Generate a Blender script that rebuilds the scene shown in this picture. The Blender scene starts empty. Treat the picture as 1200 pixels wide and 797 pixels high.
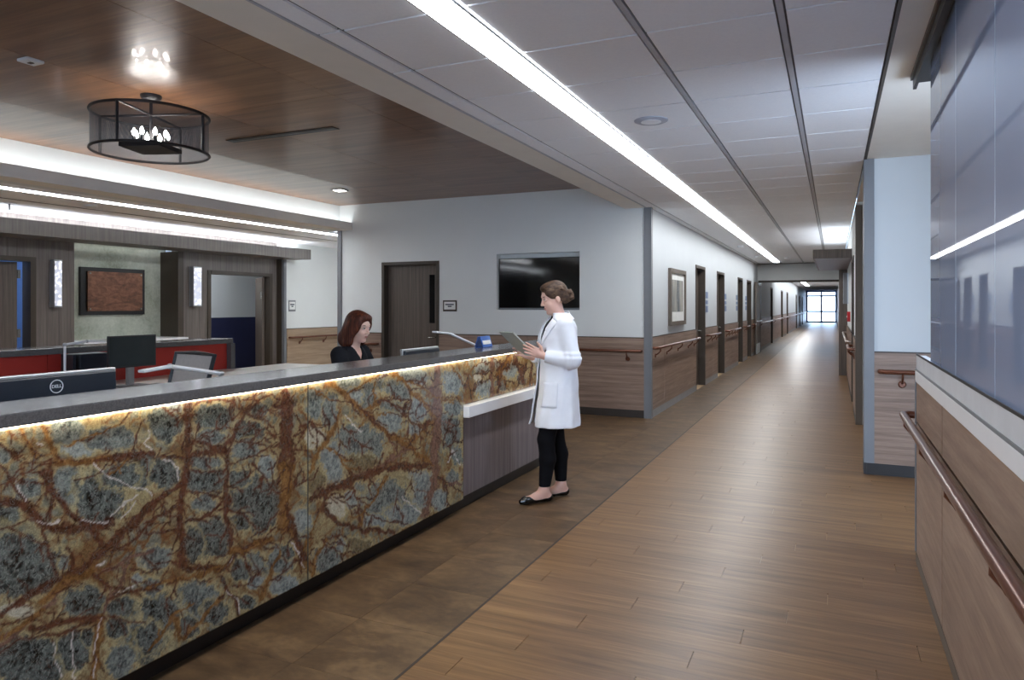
import bpy, bmesh, math, random
import numpy as np
from mathutils import Vector, Matrix
random.seed(7)
np.random.seed(7)
scene = bpy.context.scene
COL = scene.collection

# ------------------------------------------------------------------ camera
# photo frame 1200x797; horizon at y=358, corridor vanishing point x=977
F, VX, HY, H = 830.0, 977.0, 358.0, 1.467
TH = math.atan((VX - 600) / F)
CT, ST = math.cos(TH), math.sin(TH)
cam_d = bpy.data.cameras.new('camera')
cam = bpy.data.objects.new('camera', cam_d)
COL.objects.link(cam)
cam_d.sensor_width = 36.0
cam_d.lens = 36.0 * F / 1200.0
cam_d.shift_y = -(398.5 - HY) / 1200.0
cam_d.clip_end = 300
cam_d.clip_start = 0.05
cam.location = (0, 0, H)
cam.rotation_euler = (math.pi / 2, 0, TH)
scene.camera = cam

# ------------------------------------------------------------------ world: overcast daylight, seen through the end window and open lobby behind
world = bpy.data.worlds.new('world')
scene.world = world
world.use_nodes = True
wn = world.node_tree
bgn = wn.nodes['Background']
bgn.inputs[0].default_value = (0.58, 0.75, 1.0, 1)
bgn.inputs[1].default_value = 4.0
scene.view_settings.view_transform = 'Standard'
scene.view_settings.look = 'None'
scene.view_settings.gamma = 1.0
scene.view_settings.use_curve_mapping = False
scene.view_settings.exposure = 1.08
try:
    scene.cycles.max_bounces = 8
    scene.cycles.diffuse_bounces = 5
    scene.cycles.glossy_bounces = 4
    scene.cycles.transmission_bounces = 6
    scene.cycles.sample_clamp_indirect = 6.0
    scene.cycles.caustics_reflective = False
    scene.cycles.caustics_refractive = False
except Exception:
    pass

# ------------------------------------------------------------------ pixel helpers (a pixel gives a direction; the plane it touches gives distance)
def ray(x, y):
    u = (x - 600) / F
    return (-ST + u * CT, CT + u * ST, (HY - y) / F)
def on_z(x, y, Z):
    d = ray(x, y); t = (Z - H) / d[2]
    return (d[0] * t, d[1] * t)
def on_x(x, y, XX):
    d = ray(x, y); t = XX / d[0]
    return (d[1] * t, H + d[2] * t)
def on_y(x, y, YY):
    d = ray(x, y); t = YY / d[1]
    return (d[0] * t, H + d[2] * t)
def to_px(X, Y, Z):
    f = -ST * X + CT * Y
    r = CT * X + ST * Y
    return 600 + F * r / f, HY - F * (Z - H) / f

# ------------------------------------------------------------------ materials
MATS = {}
def srgb(r, g, b):
    def l(c):
        c /= 255.0
        return c / 12.92 if c <= 0.04045 else ((c + 0.055) / 1.055) ** 2.4
    return (l(r), l(g), l(b), 1.0)
class N:
    """thin wrapper for building node trees"""
    def __init__(self, name):
        self.m = bpy.data.materials.new(name)
        self.m.use_nodes = True
        self.t = self.m.node_tree
        self.b = self.t.nodes['Principled BSDF']
        self.out = self.t.nodes['Material Output']
    def n(self, typ, **kw):
        nd = self.t.nodes.new(typ)
        for k, v in kw.items():
            setattr(nd, k, v)
        return nd
    def l(self, a, b):
        self.t.links.new(a, b)
    def pos(self, scale=(1, 1, 1), rnd=False, obj=False):
        if obj:
            src = self.n('ShaderNodeTexCoord').outputs['Object']
        else:
            src = self.n('ShaderNodeNewGeometry').outputs['Position']
        if rnd:
            oi = self.n('ShaderNodeObjectInfo')
            c = self.n('ShaderNodeVectorMath', operation='SCALE')
            cb = self.n('ShaderNodeCombineXYZ')
            for i in range(3): self.l(oi.outputs['Random'], cb.inputs[i])
            self.l(cb.outputs[0], c.inputs[0]); c.inputs['Scale'].default_value = 37.0
            ad = self.n('ShaderNodeVectorMath', operation='ADD')
            self.l(src, ad.inputs[0]); self.l(c.outputs[0], ad.inputs[1])
            src = ad.outputs[0]
        mu = self.n('ShaderNodeVectorMath', operation='MULTIPLY')
        self.l(src, mu.inputs[0]); mu.inputs[1].default_value = scale
        return mu.outputs[0]
    def noise(self, vec, scale=1.0, detail=4, rough=0.55, dist=0.0):
        nd = self.n('ShaderNodeTexNoise')
        self.l(vec, nd.inputs['Vector'])
        nd.inputs['Scale'].default_value = scale; nd.inputs['Detail'].default_value = detail
        nd.inputs['Roughness'].default_value = rough; nd.inputs['Distortion'].default_value = dist
        return nd.outputs['Fac']
    def ramp(self, fac, stops):
        nd = self.n('ShaderNodeValToRGB')
        self.l(fac, nd.inputs[0])
        el = nd.color_ramp.elements
        while len(el) < len(stops): el.new(0.5)
        for e, (p, c) in zip(el, stops):
            e.position = p; e.color = c if len(c) == 4 else (*c, 1)
        return nd.outputs['Color']
    def mix(self, fac, a, b, typ='MIX'):
        nd = self.n('ShaderNodeMix', data_type='RGBA', blend_type=typ)
        if isinstance(fac, (int, float)): nd.inputs[0].default_value = fac
        else: self.l(fac, nd.inputs[0])
        for v, i in ((a, 6), (b, 7)):
            if isinstance(v, tuple): nd.inputs[i].default_value = v
            else: self.l(v, nd.inputs[i])
        return nd.outputs[2]
    def math(self, op, a, b=None):
        nd = self.n('ShaderNodeMath', operation=op)
        for v, i in ((a, 0), (b, 1)):
            if v is None: continue
            if isinstance(v, (int, float)): nd.inputs[i].default_value = v
            else: self.l(v, nd.inputs[i])
        return nd.outputs[0]
    def bump(self, h, strength=0.2, dist=0.005):
        nd = self.n('ShaderNodeBump')
        nd.inputs['Strength'].default_value = strength; nd.inputs['Distance'].default_value = dist
        self.l(h, nd.inputs['Height']); self.l(nd.outputs[0], self.b.inputs['Normal'])
    def base(self, c):
        if isinstance(c, tuple): self.b.inputs['Base Color'].default_value = c
        else: self.l(c, self.b.inputs['Base Color'])
    def set(self, rough=0.5, spec=0.5, metal=0.0, coat=0.0, coat_r=0.05):
        self.b.inputs['Roughness'].default_value = rough
        self.b.inputs['Specular IOR Level'].default_value = spec
        self.b.inputs['Metallic'].default_value = metal
        self.b.inputs['Coat Weight'].default_value = coat
        self.b.inputs['Coat Roughness'].default_value = coat_r
        return self

def paint(name, c, rough=0.6, spec=0.3, metal=0.0, var=0.06, scale=6.0, coat=0.0):
    n = N(name); n.set(rough, spec, metal, coat)
    f = n.noise(n.pos(), scale, 3)
    lo = tuple(x * (1 - var) for x in c[:3]) + (1,)
    hi = tuple(min(1, x * (1 + var)) for x in c[:3]) + (1,)
    n.base(n.ramp(f, [(0.3, lo), (0.7, hi)]))
    MATS[name] = n.m
    return n.m
def wood(name, c_lo, c_mid, c_hi, stretch, rough=0.4, spec=0.4, fine=1.0, rnd=False, coat=0.0, bump=0.0, tone=0.0):
    """streaked wood; stretch = scale per axis (small along the grain)"""
    n = N(name); n.set(rough, spec, 0, coat)
    p = n.pos(stretch, rnd)
    a = n.noise(p, 1.0 * fine, 6, 0.62, 0.35)
    b = n.noise(p, 5.5 * fine, 3, 0.6, 0.1)
    s = n.math('ADD', n.math('MULTIPLY', a, 0.7), n.math('MULTIPLY', b, 0.3))
    c = n.ramp(s, [(0.32, c_lo), (0.5, c_mid), (0.68, c_hi)])
    if tone:
        oi = n.n('ShaderNodeObjectInfo')
        tint = n.ramp(oi.outputs['Random'], [(0.0, (1 - tone, 1 - tone, 1 - tone, 1)), (1.0, (1 + tone * .6, 1 + tone * .6, 1 + tone * .55, 1))])
        c = n.mix(1.0, c, tint, 'MULTIPLY')
    n.base(c)
    if bump: n.bump(s, bump, 0.003)
    MATS[name] = n.m
    return n.m
def emit(name, c, strength):
    n = N(name)
    n.base((0.8, 0.8, 0.8, 1))
    n.b.inputs['Emission Color'].default_value = c
    n.b.inputs['Emission Strength'].default_value = strength
    MATS[name] = n.m
    return n.m

paint('wall_white', srgb(222, 224, 222), 0.55, 0.25, var=0.015, scale=2)
paint('wall_grey_white', srgb(200, 205, 208), 0.55, 0.25, var=0.015, scale=2)
paint('beam_paint', srgb(236, 231, 222), 0.6, 0.25, var=0.02)
paint('tile_white', srgb(247, 249, 254), 0.85, 0.15, var=0.02, scale=60)
paint('grid_grey', srgb(92, 92, 96), 0.5, 0.3)
paint('guard_grey', srgb(120, 122, 126), 0.45, 0.4, var=0.03)
paint('guard_brown', srgb(98, 88, 78), 0.45, 0.4, var=0.03)
paint('frame_dark', srgb(66, 57, 48), 0.45, 0.4, var=0.05)
paint('base_dark', srgb(52, 46, 42), 0.5, 0.4)
paint('kick_black', srgb(34, 29, 27), 0.4, 0.4)
paint('base_grey', srgb(150, 150, 150), 0.5, 0.4)
paint('black_metal', srgb(22, 21, 22), 0.45, 0.5)
paint('iron', srgb(42, 40, 42), 0.5, 0.5, metal=0.3)
paint('black_plastic', srgb(30, 32, 36), 0.4, 0.5)
paint('monitor_back', srgb(34, 40, 50), 0.35, 0.5)
paint('screen_black', srgb(12, 13, 14), 0.06, 0.6)
paint('screen_off', srgb(48, 56, 58), 0.18, 0.5)
paint('silver', srgb(176, 178, 180), 0.3, 0.5, metal=0.7)
paint('lamp_white', srgb(214, 216, 220), 0.35, 0.5)
paint('white_solid', srgb(232, 232, 234), 0.3, 0.45, var=0.02)
paint('worktop_white', srgb(216, 212, 206), 0.3, 0.4)
paint('red_panel', srgb(168, 52, 44), 0.5, 0.3, var=0.05)
paint('navy_paint', srgb(38, 42, 74), 0.55, 0.3)
paint('blue_lit_wall', srgb(146, 180, 232), 0.6, 0.3)  # blue glow of the left rear room put into its wall colour
paint('bronze', srgb(104, 62, 44), 0.3, 0.6, metal=0.45, var=0.1)
paint('rail_sheen', srgb(178, 166, 158), 0.28, 0.6, metal=0.5, var=0.05)  # bronze rail with its silvery reflection put into the colour
paint('alarm_red', srgb(190, 25, 30), 0.4, 0.4)
paint('blue_plastic', srgb(40, 92, 170), 0.35, 0.5)
paint('paper', srgb(225, 226, 222), 0.7, 0.2)
paint('clipboard_grey', srgb(168, 172, 162), 0.35, 0.5)
paint('plaque_ink', srgb(70, 74, 88), 0.6, 0.2)
paint('coat_white', srgb(238, 240, 246), 0.8, 0.15, var=0.02, scale=20)
paint('legging_black', srgb(18, 18, 22), 0.85, 0.15)
paint('shirt_black', srgb(20, 20, 24), 0.85, 0.15)
paint('scrub_black', srgb(30, 31, 36), 0.85, 0.15, var=0.12)
paint('patent_black', srgb(10, 10, 12), 0.08, 0.7)
paint('eye_white', srgb(225, 222, 218), 0.2, 0.5)
paint('eye_dark', srgb(40, 32, 28), 0.1, 0.6)
paint('lip', srgb(176, 104, 100), 0.4, 0.4)
paint('room_sign', srgb(120, 136, 168), 0.5, 0.4)
paint('concrete', srgb(160, 164, 148), 0.8, 0.2, var=0.22, scale=3.0)
paint('leaf_mesh', srgb(178, 172, 166), 0.7, 0.2, var=0.04, scale=40)
paint('floor_base', srgb(168, 142, 110), 0.6, 0.3)
paint('nickel', srgb(170, 168, 162), 0.25, 0.5, metal=0.8)
paint('outdoor_ground', srgb(190, 200, 215), 0.9, 0.1)

# woods
wood('wainscot', srgb(108, 88, 76), srgb(140, 117, 102), srgb(166, 143, 126), (0.9, 0.9, 26), 0.42, 0.35)
wood('wainscot_near', srgb(118, 96, 82), srgb(144, 120, 104), srgb(164, 141, 124), (0.9, 1.1, 15), 0.42, 0.35)
wood('panel_grey', srgb(82, 75, 71), srgb(106, 98, 93), srgb(124, 116, 110), (30, 30, 0.8), 0.45, 0.35)
wood('door_wood', srgb(72, 63, 57), srgb(96, 85, 77), srgb(116, 104, 94), (34, 34, 0.7), 0.45, 0.35)
wood('desk_wood', srgb(84, 76, 78), srgb(116, 106, 108), srgb(138, 128, 128), (40, 40, 0.8), 0.4, 0.4)
wood('canopy_wood', srgb(84, 78, 74), srgb(108, 102, 97), srgb(126, 119, 112), (30, 26, 0.8), 0.45, 0.35)
wood('ceiling_wood', srgb(92, 61, 40), srgb(124, 85, 57), srgb(150, 110, 78), (0.55, 8.5, 3), 0.34, 0.5, rnd=True, tone=0.06, coat=0.15, bump=0.25)
wood('plank', srgb(92, 65, 40), srgb(122, 90, 58), srgb(147, 113, 76), (0.9, 17, 4), 0.36, 0.36, rnd=True, tone=0.08, bump=0.08)
def plank_far():
    n = N('plank_far'); n.set(0.34, 0.38)
    p = n.pos((0.9, 17, 4))
    a = n.noise(p, 1.0, 6, 0.62, 0.35)
    br = n.n('ShaderNodeTexBrick')
    n.l(n.pos((1, 1, 1)), br.inputs['Vector'])
    br.inputs['Scale'].default_value = 1.0; br.inputs['Brick Width'].default_value = 1.22; br.inputs['Row Height'].default_value = 0.15
    br.inputs['Mortar Size'].default_value = 0.002
    br.inputs['Color1'].default_value = (0.86, 0.86, 0.86, 1); br.inputs['Color2'].default_value = (1.06, 1.06, 1.05, 1); br.inputs['Mortar'].default_value = (0.8, 0.8, 0.8, 1)
    c = n.ramp(a, [(0.32, srgb(92, 65, 40)), (0.5, srgb(122, 90, 58)), (0.68, srgb(147, 113, 76))])
    n.base(n.mix(1.0, c, br.outputs['Color'], 'MULTIPLY'))
    MATS['plank_far'] = n.m
plank_far()
def floor_tile_mat():
    n = N('floor_tile'); n.set(0.4, 0.35)
    p = n.pos((1, 1.6, 1), rnd=True)
    a = n.noise(p, 3.2, 7, 0.62, 0.6)
    b = n.noise(p, 22, 4, 0.6)
    s = n.math('ADD', n.math('MULTIPLY', a, 0.78), n.math('MULTIPLY', b, 0.22))
    n.base(n.ramp(s, [(0.3, srgb(58, 43, 30)), (0.5, srgb(92, 71, 50)), (0.7, srgb(126, 101, 72))]))
    n.bump(b, 0.06, 0.002)
    MATS['floor_tile'] = n.m
floor_tile_mat()
def counter_mat():
    n = N('counter_quartz'); n.set(0.16, 0.5)
    p = n.pos()
    b = n.noise(p, 180, 3, 0.6)
    n.base(n.ramp(b, [(0.35, srgb(84, 83, 84)), (0.65, srgb(104, 103, 104))]))
    MATS['counter_quartz'] = n.m
counter_mat()
def copper_mat():
    n = N('copper_art'); n.set(0.45, 0.5, 0.25)
    p = n.pos((1, 1.2, 3.5))
    a = n.noise(p, 3.0, 8, 0.7, 1.2)
    b = n.noise(n.pos(), 14, 5, 0.65, 0.6)
    s = n.math('ADD', n.math('MULTIPLY', a, 0.65), n.math('MULTIPLY', b, 0.35))
    n.base(n.ramp(s, [(0.33, srgb(58, 40, 33)), (0.47, srgb(110, 71, 52)), (0.6, srgb(142, 96, 72)), (0.72, srgb(100, 68, 54))]))
    n.bump(s, 0.2, 0.004)
    MATS['copper_art'] = n.m
copper_mat()
def concrete_mat():
    n = N('concrete'); n.set(0.8, 0.2)
    p = n.pos()
    a = n.noise(p, 1.6, 7, 0.65, 0.4); b = n.noise(p, 26, 4, 0.7)
    s = n.math('ADD', n.math('MULTIPLY', a, 0.7), n.math('MULTIPLY', b, 0.3))
    n.base(n.ramp(s, [(0.33, srgb(140, 143, 126)), (0.5, srgb(180, 184, 168)), (0.68, srgb(206, 208, 194))]))
    n.bump(b, 0.15, 0.004)
    MATS['concrete'] = n.m
concrete_mat()
def skin_mat(name, c):
    n = N(name); n.set(0.5, 0.35)
    f = n.noise(n.pos(obj=True), 9, 3)
    n.base(n.ramp(f, [(0.3, tuple(x * 0.93 for x in c[:3]) + (1,)), (0.7, c)]))
    n.b.inputs['Subsurface Weight'].default_value = 0.12
    n.b.inputs['Subsurface Radius'].default_value = (0.01, 0.004, 0.002)
    MATS[name] = n.m
skin_mat('skin_fair', srgb(222, 178, 160))
skin_mat('skin_pale', srgb(226, 188, 172))
def hair_mat(name, lo, mid, hi, sc=(60, 60, 9)):
    n = N(name); n.set(0.6, 0.3)
    f = n.noise(n.pos(sc, obj=True), 1.0, 4, 0.6, 0.5)
    n.base(n.ramp(f, [(0.3, lo), (0.5, mid), (0.72, hi)]))
    n.bump(f, 0.6, 0.004)
    MATS[name] = n.m
hair_mat('hair_brown', srgb(44, 30, 22), srgb(74, 54, 40), srgb(112, 88, 68), (20, 50, 50))
hair_mat('hair_auburn', srgb(38, 17, 11), srgb(72, 33, 20), srgb(114, 60, 36))
def glass_blue():
    # deep blue-grey back-coated glass: mirrors the corridor at a grazing angle
    n = N('glass_blue'); n.set(0.015, 0.6, 0, 0)
    f = n.noise(n.pos(), 0.6, 2)
    n.base(n.ramp(f, [(0.3, srgb(142, 156, 186)), (0.7, srgb(152, 166, 196))]))
    MATS['glass_blue'] = n.m
glass_blue()
def window_glass():
    n = N('window_glass'); n.set(0.0, 0.5)
    n.b.inputs['Transmission Weight'].default_value = 1.0
    n.b.inputs['IOR'].default_value = 1.02
    n.base((0.9, 0.95, 1, 1))
    MATS['window_glass'] = n.m
window_glass()
def mesh_shade():
    # fine wire mesh: small holes laid out over the drum
    n = N('wire_mesh'); n.set(0.5, 0.4)
    n.base(srgb(46, 46, 52))
    tc = n.n('ShaderNodeTexCoord').outputs['UV']
    sx = n.n('ShaderNodeSeparateXYZ'); n.l(tc, sx.inputs[0])
    fx = n.math('FRACT', n.math('MULTIPLY', sx.outputs[0], 420.0)); fy = n.math('FRACT', n.math('MULTIPLY', sx.outputs[1], 48.0))
    hx = n.math('GREATER_THAN', fx, 0.33); hy = n.math('GREATER_THAN', fy, 0.33)
    hole = n.math('MULTIPLY', hx, hy)
    inv = n.math('SUBTRACT', 1.0, hole)
    n.l(inv, n.b.inputs['Alpha'])
    MATS['wire_mesh'] = n.m
mesh_shade()
def sconce_glow():
    n = N('sconce_glow')
    p = n.pos((1, 1, 0.8))
    v = n.n('ShaderNodeTexVoronoi'); n.l(p, v.inputs['Vector']); v.inputs['Scale'].default_value = 26
    c = n.ramp(v.outputs['Distance'], [(0.1, (1, 1, 1, 1)), (0.5, (0.10, 0.12, 0.16, 1))])
    n.base((0.8, 0.8, 0.85, 1))
    n.l(c, n.b.inputs['Emission Color']); n.b.inputs['Emission Strength'].default_value = 0.85
    MATS['sconce_glow'] = n.m
sconce_glow()
emit('led_corridor', (0.94, 0.97, 1.0, 1), 11.5)
emit('led_back', (0.92, 0.96, 1.0, 1), 26.0)
emit('led_cove', (0.84, 0.92, 1.0, 1), 7.5)
emit('led_canopy', (0.88, 0.94, 1.0, 1), 7.0)
emit('led_canopy_small', (0.88, 0.94, 1.0, 1), 2.5)
emit('led_counter', (1.0, 0.86, 0.64, 1), 9.0)
emit('led_shelf', (0.95, 0.96, 1.0, 1), 1.5)
emit('bulb_glow', (1.0, 0.95, 0.9, 1), 60.0)
emit('downlight_glow', (1.0, 0.97, 0.92, 1), 14.0)
emit('room_fill', (0.9, 0.95, 1.0, 1), 3.2)
emit('room_fill_blue', (0.62, 0.78, 1.0, 1), 2.6)

# ------------------------------------------------------------------ mesh building
ORIGIN = {}
def wo(o):
    return ORIGIN.get(o.name, Vector((0, 0, 0))) if o else Vector((0, 0, 0))
class MB:
    def __init__(s):
        s.v = []; s.f = []; s.uv = None
    def box(s, x0, x1, y0, y1, z0, z1):
        x0, x1 = min(x0, x1), max(x0, x1); y0, y1 = min(y0, y1), max(y0, y1); z0, z1 = min(z0, z1), max(z0, z1)
        b = len(s.v)
        s.v += [(x0, y0, z0), (x1, y0, z0), (x1, y1, z0), (x0, y1, z0), (x0, y0, z1), (x1, y0, z1), (x1, y1, z1), (x0, y1, z1)]
        s.f += [tuple(b + i for i in q) for q in ((3, 2, 1, 0), (4, 5, 6, 7), (0, 1, 5, 4), (1, 2, 6, 5), (2, 3, 7, 6), (3, 0, 4, 7))]
        return s
    def obox(s, c, ax, ay, az, hx, hy, hz):
        """box with own axes"""
        c = Vector(c); ax, ay, az = Vector(ax).normalized(), Vector(ay).normalized(), Vector(az).normalized()
        b = len(s.v)
        for sz in (-1, 1):
            for sx, sy in ((-1, -1), (1, -1), (1, 1), (-1, 1)):
                s.v.append(tuple(c + ax * hx * sx + ay * hy * sy + az * hz * sz))
        s.f += [tuple(b + i for i in q) for q in ((3, 2, 1, 0), (4, 5, 6, 7), (0, 1, 5, 4), (1, 2, 6, 5), (2, 3, 7, 6), (3, 0, 4, 7))]
        return s
    def tube(s, pts, r, n=10, closed=False, caps=True):
        pts = [Vector(p) for p in pts]; m = len(pts)
        rs = r if isinstance(r, (list, tuple)) else [r] * m
        b = len(s.v); prev = None
        for i, p in enumerate(pts):
            if closed: t = pts[(i + 1) % m] - pts[i - 1]
            else: t = pts[min(i + 1, m - 1)] - pts[max(i - 1, 0)]
            t.normalize()
            if prev is None:
                a = Vector((0, 0, 1)) if abs(t.z) < 0.9 else Vector((1, 0, 0))
                u = t.cross(a).normalized()
            else:
                u = (prev - t * prev.dot(t)).normalized()
            prev = u; w = t.cross(u)
            for k in range(n):
                a = 2 * math.pi * k / n
                s.v.append(tuple(p + (u * math.cos(a) + w * math.sin(a)) * rs[i]))
        for i in range(m if closed else m - 1):
            j = (i + 1) % m
            for k in range(n):
                k2 = (k + 1) % n
                s.f.append((b + i * n + k, b + i * n + k2, b + j * n + k2, b + j * n + k))
        if caps and not closed:
            s.f.append(tuple(b + k for k in range(n))[::-1]); s.f.append(tuple(b + (m - 1) * n + k for k in range(n)))
        return s
    def lathe(s, prof, c, n=24):
        """prof: list of (r, z), around the z axis through c"""
        b = len(s.v)
        for r, z in prof:
            for k in range(n):
                a = 2 * math.pi * k / n
                s.v.append((c[0] + r * math.cos(a), c[1] + r * math.sin(a), c[2] + z))
        for i in range(len(prof) - 1):
            for k in range(n):
                k2 = (k + 1) % n
                s.f.append((b + i * n + k, b + i * n + k2, b + (i + 1) * n + k2, b + (i + 1) * n + k))
        s.f.append(tuple(b + k for k in range(n))[::-1]); s.f.append(tuple(b + (len(prof) - 1) * n + k for k in range(n)))
        return s
    def ell(s, c, r, n=14, m=8):
        b = len(s.v)
        for i in range(m + 1):
            ph = math.pi * i / m
            for k in range(n):
                a = 2 * math.pi * k / n
                s.v.append((c[0] + r[0] * math.sin(ph) * math.cos(a), c[1] + r[1] * math.sin(ph) * math.sin(a), c[2] + r[2] * math.cos(ph)))
        for i in range(m):
            for k in range(n):
                k2 = (k + 1) % n
                s.f.append((b + (i + 1) * n + k, b + (i + 1) * n + k2, b + i * n + k2, b + i * n + k))
        return s
    def build(s, name, mat, parent=None, smooth=False, bevel=0.0, world=True, seg=2):
        me = bpy.data.meshes.new(name)
        off = wo(parent) if world else Vector((0, 0, 0))
        me.from_pydata([(v[0] - off.x, v[1] - off.y, v[2] - off.z) for v in s.v], [], s.f)
        me.update()
        me.materials.append(MATS[mat] if isinstance(mat, str) else mat)
        if smooth:
            me.polygons.foreach_set('use_smooth', [True] * len(me.polygons))
            try: me.set_sharp_from_angle(angle=math.radians(40))
            except Exception: pass
        o = bpy.data.objects.new(name, me)
        COL.objects.link(o)
        if bevel:
            md = o.modifiers.new('bevel', 'BEVEL'); md.width = bevel; md.segments = seg; md.limit_method = 'ANGLE'
        if parent: o.parent = parent
        ORIGIN[o.name] = off
        return o
def tag(o, label, cat, group=None, kind=None):
    o['label'] = label; o['category'] = cat
    if group: o['group'] = group
    if kind: o['kind'] = kind
    return o
def thing(name, loc, label, cat, group=None, kind=None, rz=0.0):
    o = bpy.data.objects.new(name, None)
    o.empty_display_size = 0.1
    COL.objects.link(o)
    o.location = loc; o.rotation_euler = (0, 0, rz)
    ORIGIN[o.name] = Vector(loc)
    return tag(o, label, cat, group, kind)
def B(*a):
    return MB().box(*a)
def wall_boxes(axis, p0, p1, u0, u1, z0, z1, holes=()):
    """slab between p0 and p1 on one axis ('x' or 'y'), spanning u0..u1 and z0..z1, with rectangular holes (u0,u1,z0,z1)"""
    us = sorted({u0, u1, *[h[0] for h in holes], *[h[1] for h in holes]})
    zs = sorted({z0, z1, *[h[2] for h in holes], *[h[3] for h in holes]})
    us = [u for u in us if u0 <= u <= u1]; zs = [z for z in zs if z0 <= z <= z1]
    m = MB()
    for i in range(len(us) - 1):
        cu = (us[i] + us[i + 1]) / 2
        run = None
        for j in range(len(zs) - 1):
            cz = (zs[j] + zs[j + 1]) / 2
            inside = any(h[0] < cu < h[1] and h[2] < cz < h[3] for h in holes)
            if not inside:
                run = (run[0], zs[j + 1]) if run else (zs[j], zs[j + 1])
            if (inside or j == len(zs) - 2) and run:
                if axis == 'x': m.box(p0, p1, us[i], us[i + 1], *run)
                else: m.box(us[i], us[i + 1], p0, p1, *run)
                run = None
    return m

# ================================================================== SETTING
XL, YT, ZC = -2.17, 9.11, 2.74        # corridor left wall, wall with the television, corridor ceiling
XR = 0.26                             # corridor right wall
YD = 23.3                             # double-door wall
YW = 66.0                             # end window
XWOOD = -1.565                        # border between plank floor and tile floor
ZW = 3.05                             # wood ceiling
Y0 = -4.0

def struct(o, label, cat):
    return tag(o, label, cat, kind='structure')

# ---- floor
floor = B(-11.5, 2.6, Y0, YW + 0.4, -0.12, -0.006).build('floor', 'floor_base')
struct(floor, 'floor of brown wood planks beside a mottled tile band', 'floor')
B(XWOOD, XR + 0.02, 14.0, YW, -0.006, 0.0).build('far_planks', 'plank_far', floor)
ROW = 0.15
plank_meshes = {}
def piece(name, meshes, sx, sy, mat, loc, parent, gap=0.0012, th=0.006, gy=None):
    key = (name, round(sx, 3), round(sy, 3))
    if key not in meshes:
        gy = gap if gy is None else gy
        o = B(gap, sx - gap, gy, sy - gy, 0, th).build(name, mat, world=False)
        meshes[key] = o.data
        o.parent = parent; o.location = Vector(loc) - wo(parent)
        return o
    o = bpy.data.objects.new(name, meshes[key]); COL.objects.link(o)
    o.parent = parent; o.location = Vector(loc) - wo(parent)
    return o
XWR = 0.44
r = 0
y = 1.1
while y < 14.0 - 0.01:
    xr = XWR if y < 4.7 else (1.58 if 4.7 <= y < 6.85 else XR)
    xr = 1.58 if 7.2 < y < 9.55 else xr
    L = 1.22
    start = XWOOD - ((r * 0.43) % 1.0) * L
    x = start
    while x < xr - 0.02:
        a, b = max(x, XWOOD), min(x + L, xr)
        if b - a > 0.03:
            piece('floor_plank', plank_meshes, b - a, ROW, 'plank', (a, y, -0.006), floor, 0.0014, 0.006, 0.0002)
        x += L
    y += ROW; r += 1
tile_meshes = {}
TS = 0.4575
for i in range(13):
    for j in range(29):
        x1 = XWOOD - i * TS; x0 = x1 - TS
        y0 = 0.9 + j * TS; y1 = y0 + TS
        if y0 < 6.55:
            x0 = max(x0, -2.47)
        elif y0 < YT:
            x0 = max(x0, -7.15)
            if x0 < XL - 0.01:
                if x1 > XL:
                    if y1 > YT + 0.02:
                        piece('floor_tile', tile_meshes, XL - x0, YT - y0, 'floor_tile', (x0, y0, -0.006), floor, 0.0006)
                        x0 = XL
                else: y1 = min(y1, YT)
        else:
            x0 = max(x0, XL)
        y1 = min(y1, 14.0)
        if x1 - x0 < 0.04 or y1 - y0 < 0.04: continue
        piece('floor_tile', tile_meshes, x1 - x0, y1 - y0, 'floor_tile', (x0, y0, -0.006), floor, 0.0006)
B(XL, XWOOD, 14.0, YW, -0.006, 0.0).build('far_tile_band', 'floor_tile', floor)
B(XWOOD - 0.006, XWOOD + 0.006, 1.0, YD, -0.006, 0.0012).build('floor_seam', 'base_dark', floor)

paint('grid_bar', srgb(188, 190, 196), 0.5, 0.3)
# ---- corridor ceiling: tile grid, one object per tile
LX0, LX1 = -1.60, -1.44               # linear light
ceil = B(-2.22, 0.25, Y0, YD, ZC + 0.012, ZC + 0.10).build('ceiling', 'grid_grey')
struct(ceil, 'white square tile ceiling with grey grid over the corridor', 'ceiling')
cm = {}
cols = [(-2.215, -2.085, 0.004), (-2.075, LX0 - 0.012, 0.004), (LX1 + 0.012, -0.835, 0.004), (-0.805, -0.225, 0.004), (-0.195, 0.245, 0.004)]
k0 = -6
for k in range(-6, 33):
    y = 3.27 + 0.61 * k
    if y + 0.61 > YD: break
    for (a, b, g) in cols:
        piece('ceiling_tile', cm, b - a, 0.61, 'tile_white', (a, y, ZC), ceil, 0.008, 0.012)
for x in (-0.82, -0.21):
    B(x - 0.013, x + 0.013, Y0, YD, ZC - 0.002, ZC + 0.013).build('grid_bar', 'grid_bar', ceil)
B(0.245, 0.262, Y0, 6.9, ZC - 0.004, ZC + 0.05).build('edge_trim', 'frame_dark', ceil)
B(-2.230, -2.217, Y0, YD, ZC - 0.002, ZC + 0.05).build('edge_trim', 'grid_bar', ceil)
far_ceil = B(XL - 0.1, XR + 0.1, YD, YW, ZC, ZC + 0.1).build('ceiling', 'tile_white')
struct(far_ceil, 'white ceiling of the far corridor beyond the double doors', 'ceiling')
soff = B(0.262, 1.7, Y0, 9.8, ZC, ZC + 0.1).build('ceiling', 'beam_paint')
struct(soff, 'plain beige plaster ceiling strip above the blue glass partition', 'ceiling')
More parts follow.
